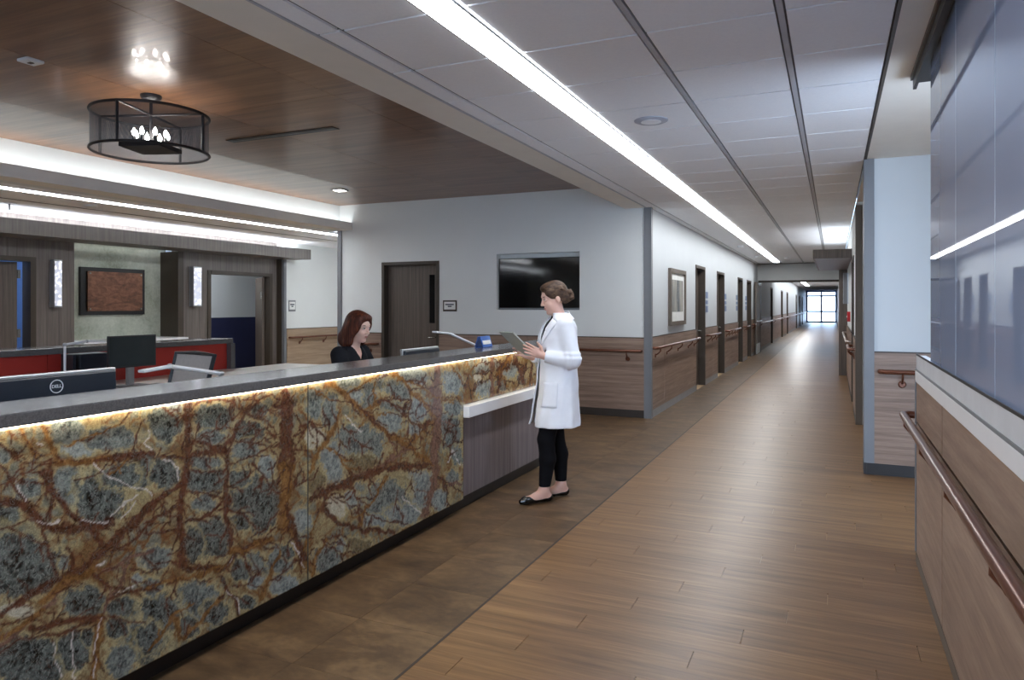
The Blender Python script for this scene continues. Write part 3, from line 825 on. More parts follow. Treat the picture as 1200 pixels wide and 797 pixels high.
VEINS = [
 ('A', R_, 45, [(0,490),(100,500),(200,570),(300,640),(420,640),(560,640),(650,610)]), ('A', R_, 14, [(290,260),(300,420),(295,580)]),
 ('A', R_, 30, [(250,330),(270,420),(340,480),(400,560),(520,620),(600,770)]), ('A', G_, 34, [(330,260),(480,250),(650,230)]), ('A', R_, 26, [(560,240),(650,230),(800,215),(897,210)]),
 ('A', R_, 38, [(590,797),(700,690),(800,600),(897,500)]), ('A', R_, 8, [(0,640),(60,630),(200,600)]), ('A', R_, 7, [(60,635),(150,690),(260,740)]),
 ('A', R_, 13, [(240,640),(290,797)]), ('A', R_, 8, [(120,370),(180,380),(250,400)]), ('A', G_, 24, [(240,40),(290,130),(330,250)]), ('A', G_, 9, [(370,155),(500,120),(620,70),(720,30)]),
 ('A', G_, 12, [(640,320),(760,240)]), ('A', R_, 5, [(430,370),(560,335),(640,320)]), ('A', R_, 13, [(0,150),(60,190),(110,240)]), ('A', R_, 16, [(0,280),(40,330),(100,430),(160,500)]),
 ('A', R_, 6, [(835,0),(790,120),(780,190)]), ('A', W_, 7, [(540,270),(575,305),(640,335),(720,375),(790,400),(850,405),(880,440)]), ('A', W_, 7, [(800,450),(740,490),(700,530),(650,580)]),
 ('A', W_, 6, [(790,490),(760,540),(710,590)]), ('A', W_, 5, [(100,370),(110,420),(160,500)]), ('A', W_, 5, [(860,80),(870,110),(850,150),(897,190)]), ('A', R_, 12, [(650,780),(740,740),(800,690),(850,640),(897,600)]),
 ('A', W_, 10, [(230,600),(290,610),(350,600)]), ('A', W_, 9, [(230,155),(255,160)]), ('A', R_, 6, [(860,630),(860,700)]), ('A', G_, 16, [(110,60),(180,180),(220,260)]), ('A', R_, 5, [(60,80),(75,180),(130,260),(240,270)]),
 ('A', R_, 5, [(0,380),(120,340),(220,290),(330,260)]), ('A', W_, 5, [(470,590),(560,605),(640,610)]),
 ('B', R_, 34, [(205,60),(200,180),(205,290),(195,360),(185,450),(165,600),(160,700),(150,797)]), ('B', R_, 14, [(0,385),(100,385),(190,385)]), ('B', R_, 28, [(200,390),(260,360),(350,345),(430,335)]),
 ('B', R_, 20, [(430,340),(435,450),(425,600),(440,797)]), ('B', R_, 15, [(430,320),(470,240),(500,180),(550,120),(600,50)]), ('B', R_, 42, [(775,0),(765,120),(760,250),(770,350),(750,430)]),
 ('B', R_, 24, [(810,60),(790,250),(810,380),(800,470),(790,600)]), ('B', R_, 15, [(230,290),(300,300),(360,325),(430,325)]), ('B', R_, 11, [(180,570),(240,580),(300,605),(410,610)]),
 ('B', R_, 11, [(185,765),(260,745),(330,710),(410,620)]), ('B', R_, 7, [(215,455),(320,460),(415,455)]), ('B', R_, 10, [(470,275),(550,290),(650,310)]), ('B', R_, 8, [(440,550),(500,520),(560,480),(620,430)]),
 ('B', R_, 8, [(450,410),(560,380),(650,340),(730,290)]), ('B', R_, 9, [(585,420),(640,490),(700,580),(740,600)]), ('B', R_, 6, [(230,290),(330,240),(400,200),(460,155)]), ('B', R_, 4, [(555,165),(590,220),(625,260)]),
 ('B', R_, 8, [(680,400),(700,500),(720,560)]), ('B', R_, 14, [(240,85),(300,45),(380,35),(450,50)]), ('B', R_, 8, [(45,85),(100,130),(150,170)]), ('B', R_, 9, [(450,30),(470,150)]),
 ('B', R_, 7, [(480,20),(540,130),(620,150),(670,160),(710,270)]), ('B', R_, 18, [(0,640),(80,590),(160,530)]), ('B', R_, 9, [(0,740),(80,690),(150,640)]), ('B', W_, 5, [(60,400),(110,405),(135,440),(140,510)]),
 ('B', R_, 7, [(820,340),(860,330),(900,340)]), ('B', R_, 7, [(820,560),(870,520),(900,500)]), ('B', R_, 6, [(690,70),(740,80)]), ('B', R_, 7, [(600,110),(680,100),(760,80)]), ('B', R_, 9, [(510,40),(600,45),(700,20)]),
 ('B', G_, 60, [(770,440),(770,600),(750,780)]), ('B', R_, 8, [(450,690),(520,720),(610,790)]), ('B', R_, 7, [(820,120),(880,200)]), ('B', R_, 7, [(820,260),(890,180)]), ('B', R_, 6, [(690,330),(740,420)]),
 ('C', R_, 18, [(280,0),(310,90),(345,190)]), ('C', R_, 26, [(0,420),(100,350),(200,280),(330,210),(420,170),(520,100),(600,40),(640,0)]), ('C', M_, 16, [(0,600),(100,520),(200,430),(300,340),(360,250),(430,180)]),
 ('C', R_, 8, [(0,470),(100,455),(200,420)]), ('C', R_, 10, [(0,640),(100,570),(200,545),(300,520),(390,520),(480,480),(560,450)]), ('C', R_, 30, [(180,490),(280,480),(350,450),(430,440),(520,445),(600,430)]),
 ('C', M_, 16, [(600,420),(640,340),(680,270),(730,180),(770,90)]), ('C', G_, 36, [(590,430),(590,560),(570,690),(550,797)]), ('C', W_, 6, [(590,440),(575,600),(550,790)]), ('C', R_, 8, [(640,420),(740,440),(860,450)]),
 ('C', R_, 15, [(640,320),(720,290),(800,270),(914,255)]), ('C', R_, 15, [(560,170),(610,200),(650,240),(740,245)]), ('C', M_, 15, [(620,150),(760,70),(914,20)]), ('C', R_, 14, [(400,20),(435,80),(430,150)]),
 ('C', R_, 14, [(700,0),(660,40)]), ('C', R_, 7, [(770,180),(820,210),(860,200)]), ('C', R_, 7, [(870,50),(914,110)]), ('C', R_, 7, [(780,140),(914,145)]), ('C', W_, 12, [(560,140),(620,100)]), ('C', W_, 8, [(690,280),(800,235)]),
 ('C', G_, 30, [(250,330),(400,200),(560,140)]), ('C', G_, 20, [(0,560),(140,470),(260,380)]), ('C', W_, 4, [(320,560),(330,700),(380,790)]), ('C', W_, 4, [(430,520),(440,790)]),
 ('D', R_, 28, [(195,0),(180,100),(185,200),(190,310),(210,370),(270,390),(380,385),(430,370)]), ('D', R_, 17, [(430,0),(430,100),(440,200),(440,300)]), ('D', R_, 11, [(210,150),(270,130),(340,90),(400,40)]),
 ('D', R_, 17, [(430,370),(480,310),(550,260),(650,220)]), ('D', G_, 14, [(0,490),(100,460),(190,430),(300,420),(390,380)]), ('D', G_, 40, [(720,0),(740,100),(760,190)]), ('D', R_, 20, [(740,60),(770,190),(800,250),(830,330)]),
 ('D', R_, 16, [(390,430),(430,490),(470,560),(480,610)]), ('D', G_, 14, [(200,740),(270,670),(340,590),(400,520)]), ('D', R_, 8, [(150,430),(160,520)]), ('D', G_, 12, [(20,797),(100,700),(170,600)]),
 ('D', R_, 7, [(640,450),(720,400),(800,330)]), ('D', R_, 6, [(510,310),(530,370),(550,420)]), ('D', R_, 7, [(470,480),(540,450),(600,380)]), ('D', G_, 14, [(600,540),(640,430),(700,300)]), ('D', R_, 7, [(690,90),(620,170),(560,220)]),
 ('D', R_, 8, [(0,150),(70,120),(150,70)]), ('D', R_, 7, [(0,310),(50,360)]), ('D', R_, 6, [(60,350),(170,340)]), ('D', W_, 6, [(430,370),(460,330)]), ('D', W_, 4, [(420,490),(450,520),(485,560),(490,610)]),
 ('D', R_, 8, [(0,200),(90,190),(170,170)]), ('D', G_, 20, [(160,640),(180,740)]), ('D', W_, 4, [(760,230),(800,300),(830,370)]), ('D', G_, 24, [(440,300),(520,280),(650,230)]),
 ('E', G_, 30, [(180,100),(260,180),(340,240),(420,310),(500,385),(580,455),(680,520),(760,580),(860,640)]), ('E', R_, 10, [(340,235),(430,312),(520,395),(600,460),(700,525)]), ('E', G_, 17, [(40,700),(100,600),(150,520),(200,420),(260,300)]),
 ('E', R_, 14, [(40,380),(90,420),(150,480)]), ('E', G_, 11, [(150,520),(220,580),(270,640),(330,710)]), ('E', M_, 24, [(330,720),(440,700),(520,660),(600,610),(680,560)]), ('E', R_, 28, [(200,797),(330,740),(430,720),(560,680),(680,660),(820,660)]),
 ('E', M_, 46, [(895,0),(890,120),(900,260),(900,380),(885,520),(880,797)]), ('E', G_, 11, [(300,180),(380,130),(480,60),(540,40)]), ('E', G_, 24, [(600,55),(680,100),(740,170),(800,230),(850,300),(880,340)]),
 ('E', G_, 10, [(690,90),(770,120),(850,170),(880,200)]), ('E', G_, 15, [(580,450),(650,470),(720,485),(800,430),(860,360)]), ('E', R_, 9, [(530,230),(590,240),(650,290),(700,350),(760,380),(800,410)]), ('E', R_, 10, [(715,170),(712,280),(690,460)]),
 ('E', G_, 9, [(475,90),(480,180),(500,280)]), ('E', G_, 12, [(420,270),(500,270),(540,230)]), ('E', G_, 7, [(510,320),(600,310)]), ('E', R_, 7, [(580,130),(620,210)]), ('E', R_, 7, [(260,380),(310,440),(380,520),(450,560)]),
 ('E', R_, 6, [(230,400),(240,500),(235,590)]), ('E', G_, 9, [(40,150),(120,180),(200,240)]), ('E', G_, 11, [(1000,0),(1040,60),(1060,120)]), ('E', G_, 9, [(930,220),(1000,215),(1060,200)]), ('E', R_, 8, [(930,500),(970,400),(1000,320)]),
 ('E', R_, 9, [(960,640),(1000,520),(1020,430)]), ('E', R_, 9, [(820,460),(830,400)]), ('E', M_, 8, [(580,490),(630,570)]), ('E', W_, 4, [(290,320),(340,380),(390,430)]), ('E', W_, 5, [(960,640),(1000,560),(1050,650)]), ('E', R_, 8, [(130,280),(150,400)]),
 ('F', R_, 30, [(40,200),(100,180),(200,120),(300,100),(380,60),(430,20),(560,0),(700,-10)]), ('F', R_, 22, [(130,260),(170,310),(240,350),(330,390),(430,410),(520,410),(600,430)]), ('F', R_, 8, [(200,180),(280,220),(370,265),(450,305),(560,345),(700,360)]),
 ('F', G_, 13, [(570,40),(510,120),(450,220),(400,310),(390,380)]), ('F', R_, 6, [(640,150),(620,230),(600,300)]), ('F', R_, 5, [(720,60),(690,170)]), ('F', R_, 8, [(340,110),(370,260),(385,370)]), ('F', R_, 9, [(120,470),(210,450),(300,460)]),
 ('F', R_, 9, [(140,500),(200,520),(290,570)]), ('F', R_, 7, [(280,580),(320,490)]), ('F', G_, 20, [(50,690),(100,560),(150,470)]), ('F', R_, 9, [(130,250),(150,190),(200,160)]), ('F', G_, 12, [(0,540),(60,400),(120,280)]),
 ('F', M_, 24, [(890,0),(870,100),(840,220),(810,320)]), ('F', M_, 14, [(970,110),(1060,90)]), ('F', R_, 12, [(920,60),(970,160),(970,230)]), ('F', W_, 4, [(660,190),(720,240),(800,290)]), ('F', R_, 7, [(440,60),(480,110)]),
 ('G', M_, 22, [(320,140),(330,250),(320,350),(325,500)]), ('G', R_, 11, [(150,480),(230,400),(330,330)]), ('G', R_, 28, [(480,130),(440,230),(400,330),(380,480)]), ('G', G_, 24, [(380,320),(440,260),(500,160)]), ('G', R_, 9, [(150,250),(230,180)]),
 ('G', R_, 22, [(560,140),(540,200),(600,280),(620,400)]), ('G', G_, 14, [(430,350),(470,420)]), ('G', R_, 24, [(650,200),(620,330)]), ('G', R_, 9, [(330,150),(420,190)]), ('G', R_, 7, [(160,320),(250,300),(300,240)]), ('G', R_, 9, [(90,300),(130,460),(150,560)]),
 ('G', R_, 14, [(740,100),(700,220),(680,400)]), ('G', R_, 14, [(860,60),(800,240),(780,360)]), ('G', R_, 12, [(960,60),(900,180),(860,330)]),
]
CORES = [
 ('A',0,400,70,85,75),('A',0,450,175,85,32),('A',1,660,120,115,55),('A',0,400,400,72,95),('A',2,580,470,115,125),('A',1,820,300,75,85),('A',0,160,420,62,52),('A',1,40,580,62,50),('A',2,90,745,130,95),('A',1,700,330,90,60),('A',0,20,210,30,40),
 ('B',1,350,150,95,75),('B',0,350,270,72,36),('B',1,70,170,82,82),('B',1,310,510,98,78),('B',1,300,410,72,28),('B',1,300,650,62,36),('B',1,560,230,75,52),('B',1,540,330,72,42),('B',2,600,640,125,135),('B',1,500,500,52,40),('B',1,620,100,42,32),('B',1,70,480,62,72),('B',1,350,780,62,30),('B',1,500,760,52,42),('B',0,860,780,42,60),('B',0,660,430,40,60),('B',0,120,90,30,30),
 ('C',2,110,120,190,145),('C',2,500,335,115,78),('C',0,380,110,24,34),('C',2,190,690,190,120),('C',2,440,620,68,100),('C',2,740,390,85,58),('C',2,840,560,120,105),('C',2,690,490,52,44),('C',0,810,190,26,22),('C',3,100,390,85,36),('C',0,870,90,34,28),('C',1,720,690,70,80),('C',1,520,540,26,40),
 ('D',2,350,220,82,85),('D',1,250,260,42,66),('D',0,70,320,62,46),('D',1,270,560,95,85),('D',2,80,600,85,75),('D',2,20,740,55,60),('D',0,560,380,62,62),('D',1,500,390,42,42),('D',0,570,450,36,30),('D',0,700,340,52,62),('D',0,720,470,64,42),('D',1,370,610,52,52),('D',1,230,680,42,42),('D',1,30,480,42,40),('D',0,810,130,36,52),('D',1,740,300,30,30),('D',1,530,560,40,30),
 ('E',1,300,110,62,42),('E',1,530,110,62,48),('E',1,440,190,52,65),('E',0,340,190,42,42),('E',1,600,280,74,52),('E',0,580,370,74,52),('E',1,650,150,74,62),('E',0,760,290,44,85),('E',1,360,530,150,120),('E',3,80,470,46,60),('E',1,90,240,52,90),('E',1,180,300,44,85),('E',0,200,650,54,105),('E',4,80,750,54,62),('E',4,390,640,85,42),('E',0,740,60,85,50),('E',0,1000,100,54,64),('E',1,990,420,54,115),('E',1,1030,590,32,52),('E',4,640,760,90,50),('E',0,800,760,64,52),('E',0,740,420,42,32),('E',1,1010,280,50,40),
 ('F',1,400,190,64,75),('F',0,310,190,42,52),('F',0,760,150,95,115),('F',4,600,120,90,70),('F',1,560,220,110,120),('F',0,680,300,95,52),('F',0,910,210,48,58),('F',1,170,590,75,72),('F',0,250,510,32,32),('F',4,370,510,64,40),('F',4,90,100,52,72),('F',3,210,250,52,62),('F',0,480,340,64,32),('F',1,1000,60,40,40),
 ('G',0,250,230,52,64),('G',0,250,440,52,64),('G',0,360,200,38,44),('G',0,500,250,54,64),('G',1,410,410,42,42),('G',3,200,340,30,30),('G',1,600,350,28,54),('G',0,760,180,30,60),('G',0,850,260,40,50),
]
CCOL = {0: (srgb(98, 107, 110), srgb(150, 158, 154)), 1: (srgb(64, 71, 72), srgb(126, 133, 128)), 2: (srgb(26, 29, 28), srgb(98, 105, 101)), 3: (srgb(176, 170, 150), srgb(196, 190, 172)), 4: (srgb(92, 82, 60), srgb(128, 116, 88))}
VCOL = {R_: (srgb(54, 27, 22), srgb(92, 52, 40)), G_: (srgb(104, 70, 36), srgb(146, 108, 62)), M_: (srgb(92, 66, 60), srgb(132, 102, 90)), W_: (srgb(206, 196, 190), srgb(232, 226, 222))}
def stone_panel(name, y0, y1, z0, z1, X, parent, step=0.005, gold=0.0, seed=3):
    ny, nz = int((y1 - y0) / step) + 1, int((z1 - z0) / step) + 1
    yy, zz = np.meshgrid(np.linspace(y0, y1, ny), np.linspace(z0, z1, nz), indexing='ij')
    yf, zf = yy.ravel(), zz.ravel()
    px, py = to_px(X, yf, zf)
    px = px + (fbm(yf, zf, 16, 11) - 0.5) * 9 + (fbm(yf, zf, 55, 21) - 0.5) * 4
    py = py + (fbm(yf, zf, 16, 31) - 0.5) * 9 + (fbm(yf, zf, 55, 41) - 0.5) * 4
    n1 = fbm(yf, zf, 9, 51); n2 = fbm(yf * 1.0, zf, 40, 61); n3 = fbm(yf, zf, 110, 71, 2)
    def mixc(c, col, m):
        return c * (1 - m[:, None]) + col * m[:, None]
    A3 = lambda t: np.array(t[:3])[None, :]
    base = mixc(np.repeat(A3(srgb(156, 142, 106)), len(yf), 0), A3(srgb(120, 94, 60)), sstep(0.45 - gold, 0.72 - gold, n1))
    base = mixc(base, A3(srgb(112, 82, 58)), sstep(0.48, 0.72, n2) * 0.6)
    # fine crackle network of brown veinlets
    rs = np.random.RandomState(seed)
    ncell = int((y1 - y0) * (z1 - z0) / 0.0034)
    sx, sz = y0 + rs.rand(ncell) * (y1 - y0), z0 + rs.rand(ncell) * (z1 - z0)
    wy, wz = yf + (n2 - 0.5) * 0.05, zf + (n1 - 0.5) * 0.05
    d1 = np.full(len(yf), 9.0); d2 = np.full(len(yf), 9.0)
    for a, b in zip(sx, sz):
        d = np.hypot(wy - a, (wz - b) * 0.8)
        d2 = np.minimum(d2, np.maximum(d1, d)); d1 = np.minimum(d1, d)
    crack = 1 - sstep(0.001, 0.0065, d2 - d1)
    cellg = sstep(0.006, 0.020, d2 - d1) * sstep(0.40, 0.60, fbm(yf, zf, 5, 91)) * 0.8
    tg = sstep(0.3, 0.7, 0.5 * n2 + 0.5 * n3)[:, None]
    gcol = A3(srgb(78, 84, 80)) * (1 - tg) + A3(srgb(132, 136, 124)) * tg
    base = base * (1 - cellg[:, None]) + gcol * cellg[:, None]
    col = mixc(base, A3(srgb(112, 66, 42)), crack * (0.35 + 0.5 * n1))
    # grey cores with cream rims
    for cr, kind, cx, cy, rx, ry in CORES:
        ox, oy, sc = CROPS[cr]
        X0, Y0_, RX, RY = ox + cx / sc, oy + cy / sc, 1.32 * rx / sc, 1.32 * ry / sc
        q = np.sqrt(((px - X0) / RX) ** 2 + ((py - Y0_) / RY) ** 2)
        sel = q < 1.9
        if not sel.any(): continue
        qq = q + (n2 - 0.5) * 0.55 + (n3 - 0.5) * 0.35
        rim = sel * (1 - sstep(1.05, 1.35, qq)) * 0.75
        col = mixc(col, A3(srgb(182, 170, 130)), rim * 0.8)
        m = sel * (1 - sstep(0.86, 1.08, qq))
        kd = {0: 1, 1: 2}.get(kind, kind) if (cr in 'ABCD' and (int(cx) % 3)) else kind
        lo, hi = CCOL[kd]
        t = sstep(0.36, 0.64, 0.5 * n2 + 0.5 * n3)[:, None]
        edge = sstep(0.25, 0.95, qq)[:, None]
        cc = A3(lo) * (1 - t) + A3(hi) * t
        cc = cc * (1 - 0.45 * edge) + A3(hi) * 0.45 * edge
        col = col * (1 - m[:, None]) + cc * m[:, None]
        lines = m * (1 - sstep(0.0, 0.03, np.abs(n3 - 0.5))) * 0.35
        col = mixc(col, A3(srgb(160, 166, 160)), lines)
    # veins
    VV = list(VEINS)
    rt = random.Random(5)
    for cr, kind, w, pts in VEINS:      # twigs branching off the traced veins
        if kind == W_: continue
        for (x0, q0), (x1, q1) in zip(pts[:-1], pts[1:]):
            for rep in range(2):
                if rt.random() < 0.62:
                    t_ = rt.random(); bx, by = x0 + (x1 - x0) * t_, q0 + (q1 - q0) * t_
                    a_ = math.atan2(q1 - q0, x1 - x0) + rt.choice((-1, 1)) * rt.uniform(0.35, 1.1)
                    L_ = rt.uniform(40, 130); k_ = rt.uniform(-0.5, 0.5)
                    VV.append((cr, R_ if rt.random() < 0.7 else kind, rt.uniform(3, 6.5), [(bx, by), (bx + L_ * 0.5 * math.cos(a_), by + L_ * 0.5 * math.sin(a_)), (bx + L_ * math.cos(a_ + k_), by + L_ * math.sin(a_ + k_))]))
            if w > 20 and rt.random() < 0.8:
                o_ = rt.uniform(-1, 1) * w * 0.9
                VV.append((cr, kind, rt.uniform(5, 10), [(x0 + o_, q0 - o_ * 0.4), (x1 + o_ * 0.6, q1 + o_ * 0.5)]))
    for cr, kind, w, pts in VV:
        ox, oy, sc = CROPS[cr]
        P = [(ox + a / sc, oy + b / sc) for a, b in pts]
        hw_ = max(0.5, w / sc / 2 * (1.25 if w > 12 else 0.95))
        bx0, bx1 = min(p[0] for p in P) - 12, max(p[0] for p in P) + 12
        by0, by1 = min(p[1] for p in P) - 12, max(p[1] for p in P) + 12
        idx = np.where((px > bx0) & (px < bx1) & (py > by0) & (py < by1))[0]
        if not len(idx): continue
        ax, ay = px[idx], py[idx]
        d = np.full(len(idx), 99.0)
        for (x0, q0), (x1, q1) in zip(P[:-1], P[1:]):
            vx, vy = x1 - x0, q1 - q0
            t = np.clip(((ax - x0) * vx + (ay - q0) * vy) / (vx * vx + vy * vy + 1e-6), 0, 1)
            d = np.minimum(d, np.hypot(ax - x0 - t * vx, ay - q0 - t * vy))
        lo, hi = VCOL[kind]
        if kind != W_:
            halo = np.exp(-d / (hw_ * 0.8 + 0.9)) * 0.42
            col[idx] = mixc(col[idx], A3(srgb(112, 80, 50)), halo)
        m = 1 - sstep(hw_ * 0.75, hw_ * 1.1 + 0.7, d + (n3[idx] - 0.5) * hw_ * 0.9)
        t = sstep(0.32, 0.68, 0.5 * n3[idx] + 0.5 * n2[idx])[:, None]
        cc = A3(lo) * (1 - t) + A3(hi) * t
        m = m * (0.9 if kind != W_ else 0.75)
        col[idx] = col[idx] * (1 - m[:, None]) + cc * m[:, None]
    verts = np.stack([np.full(len(yf), X), yf, zf], 1)
    i, j = np.meshgrid(np.arange(ny - 1), np.arange(nz - 1), indexing='ij')
    a = (i * nz + j).ravel()
    faces = np.stack([a, a + nz, a + nz + 1, a + 1], 1)
    me = bpy.data.meshes.new(name)
    off = wo(parent)
    me.vertices.add(len(verts)); me.vertices.foreach_set('co', (verts - np.array(off)[None]).astype(np.float32).ravel())
    me.loops.add(faces.size); me.loops.foreach_set('vertex_index', faces.astype(np.int32).ravel())
    me.polygons.add(len(faces)); me.polygons.foreach_set('loop_start', np.arange(0, faces.size, 4, dtype=np.int32))
    me.update(calc_edges=True)
    at = me.color_attributes.new('stone', 'FLOAT_COLOR', 'POINT')
    at.data.foreach_set('color', np.concatenate([np.clip(col, 0, 1), np.ones((len(col), 1))], 1).astype(np.float32).ravel())
    me.materials.append(MATS['rainforest_stone'])
    o = bpy.data.objects.new(name, me); COL.objects.link(o); o.parent = parent
    md = o.modifiers.new('thickness', 'SOLIDIFY'); md.thickness = 0.018; md.offset = -1
    return o
def stone_mat():
    n = N('rainforest_stone'); n.set(0.22, 0.5, 0, 0.15)
    at = n.n('ShaderNodeAttribute'); at.attribute_name = 'stone'
    p = n.pos()
    a = n.noise(p, 240, 3, 0.7); b = n.noise(p, 70, 5, 0.7, 1.5)
    f = n.ramp(n.math('ADD', n.math('MULTIPLY', a, 0.4), n.math('MULTIPLY', b, 0.6)), [(0.32, (0.5, 0.5, 0.5, 1)), (0.5, (0.98, 0.98, 0.98, 1)), (0.68, (1.5, 1.47, 1.4, 1))])
    base = n.mix(1.0, at.outputs['Color'], f, 'MULTIPLY')
    sp = n.n('ShaderNodeSeparateColor'); n.l(at.outputs['Color'], sp.inputs[0])
    sat = n.math('MULTIPLY', n.math('SUBTRACT', sp.outputs[0], sp.outputs[2]), 9.0)
    grey = n.n('ShaderNodeClamp'); n.l(n.math('SUBTRACT', 1.0, sat), grey.inputs[0])
    r1 = n.noise(n.pos((1, 1, 0.7)), 34, 6, 0.62, 0.8)
    rid = n.ramp(n.math('ABSOLUTE', n.math('SUBTRACT', r1, 0.5)), [(0.0, (1, 1, 1, 1)), (0.022, (0, 0, 0, 1))])
    fac = n.math('MULTIPLY', n.math('MULTIPLY', rid, grey.outputs[0]), 0.42)
    base = n.mix(fac, base, srgb(176, 182, 176))
    r2 = n.noise(n.pos((1, 1, 1)), 15, 5, 0.6, 1.0)
    rid2 = n.ramp(n.math('ABSOLUTE', n.math('SUBTRACT', r2, 0.5)), [(0.0, (1, 1, 1, 1)), (0.010, (0, 0, 0, 1))])
    base = n.mix(n.math('MULTIPLY', rid2, 0.45), base, srgb(92, 52, 36))
    n.base(base)
    MATS['rainforest_stone'] = n.m
stone_mat()

# ================================================================== RECEPTION DESK
desk = thing('reception_desk', (-2.5, 3.5, 0), 'long reception desk faced with brown and grey veined stone slabs', 'desk')
DY0, DJ, DYE = 0.6, on_x(543, 500, -2.38)[0], 6.55
JY = on_x(361, 600, -2.38)[0]
B(-2.65, -2.33, DY0, DYE, 1.087, 1.13).build('countertop', 'counter_quartz', desk, bevel=0.004)
MB().box(-2.62, -2.405, DY0, DJ, 0.1, 1.087).box(-2.62, -2.425, DJ, DYE - 0.01, 0.1, 1.087).build('carcass', 'base_dark', desk)
stone_panel('stone_slab', DY0, JY - 0.0045, 0.1, 1.075, -2.38, desk)
stone_panel('stone_slab', JY + 0.0045, DJ - 0.001, 0.1, 1.075, -2.38, desk, seed=8)
stone_panel('stone_slab', DJ + 0.001, DYE - 0.01, 0.76, 1.075, -2.40, desk, gold=0.05, seed=12)
B(-2.405, -2.3812, JY - 0.0044, JY + 0.0044, 0.1, 1.075).build('slab_joint', 'black_metal', desk)
B(-2.405, -2.380, DJ - 0.0005, DJ + 0.001, 0.1, 1.075).build('slab_end', 'base_dark', desk)
B(-2.377, -2.360, DY0, DYE - 0.01, 1.0805, 1.0865).build('light_strip', 'led_counter', desk)
B(-2.43, -2.335, DJ + 0.003, DYE, 0.675, 0.755).build('ledge', 'white_solid', desk, bevel=0.003)
B(-2.425, -2.41, DJ + 0.003, DYE - 0.01, 0.1, 0.675).build('lower_panel', 'desk_wood', desk)
B(-2.62, -2.45, DY0, DYE - 0.02, 0.0, 0.1).build('toe_kick', 'kick_black', desk)
wt = thing('worktop', (-2.97, 3.5, 0), 'pale inner worktop behind the stone reception desk', 'worktop')
B(-3.30, -2.655, DY0, DYE - 0.01, 0.715, 0.745).build('top_board', 'worktop_white', wt)
for yy in (DY0 + 0.02, 2.4, 4.3, DYE - 0.05):
    B(-3.25, -2.66, yy, yy + 0.025, 0.0, 0.715).build('support_panel', 'desk_wood', wt)

# rear counter with red panels
bc = thing('back_counter', (-6.2, 4.4, 0), 'rear work counter with red panels and grey ledge', 'counter')
by1 = on_x(271, 415, -6.3)[0]
B(-6.62, -6.27, 2.4, by1, 1.035, 1.09).build('ledge', 'counter_quartz', bc, bevel=0.003)
ry = on_x(56, 430, -6.3)[0]
for a, b in ((2.4, ry), (ry, by1 - 0.06)):
    B(-6.33, -6.305, a + 0.002, b - 0.002, 0.745, 1.035).build('red_panel', 'red_panel', bc)
B(-6.60, -6.33, 2.4, by1 - 0.06, 0.0, 1.035).build('carcass', 'desk_wood', bc)
B(-6.62, -6.24, by1 - 0.06, by1, 0.0, 1.035).build('end_panel', 'counter_quartz', bc)
bw = thing('worktop', (-5.87, 4.6, 0), 'pale worktop in front of the red panels', 'worktop')
MB().box(-6.235, -5.45, 2.4, 6.9, 0.715, 0.745).box(-6.303, -6.235, 2.4, by1 - 0.062, 0.715, 0.745).build('top_board', 'worktop_white', bw)
for yy in (2.45, 4.4, 6.8):
    B(-6.23, -5.5, yy, yy + 0.03, 0, 0.715).build('support_panel', 'desk_wood', bw)

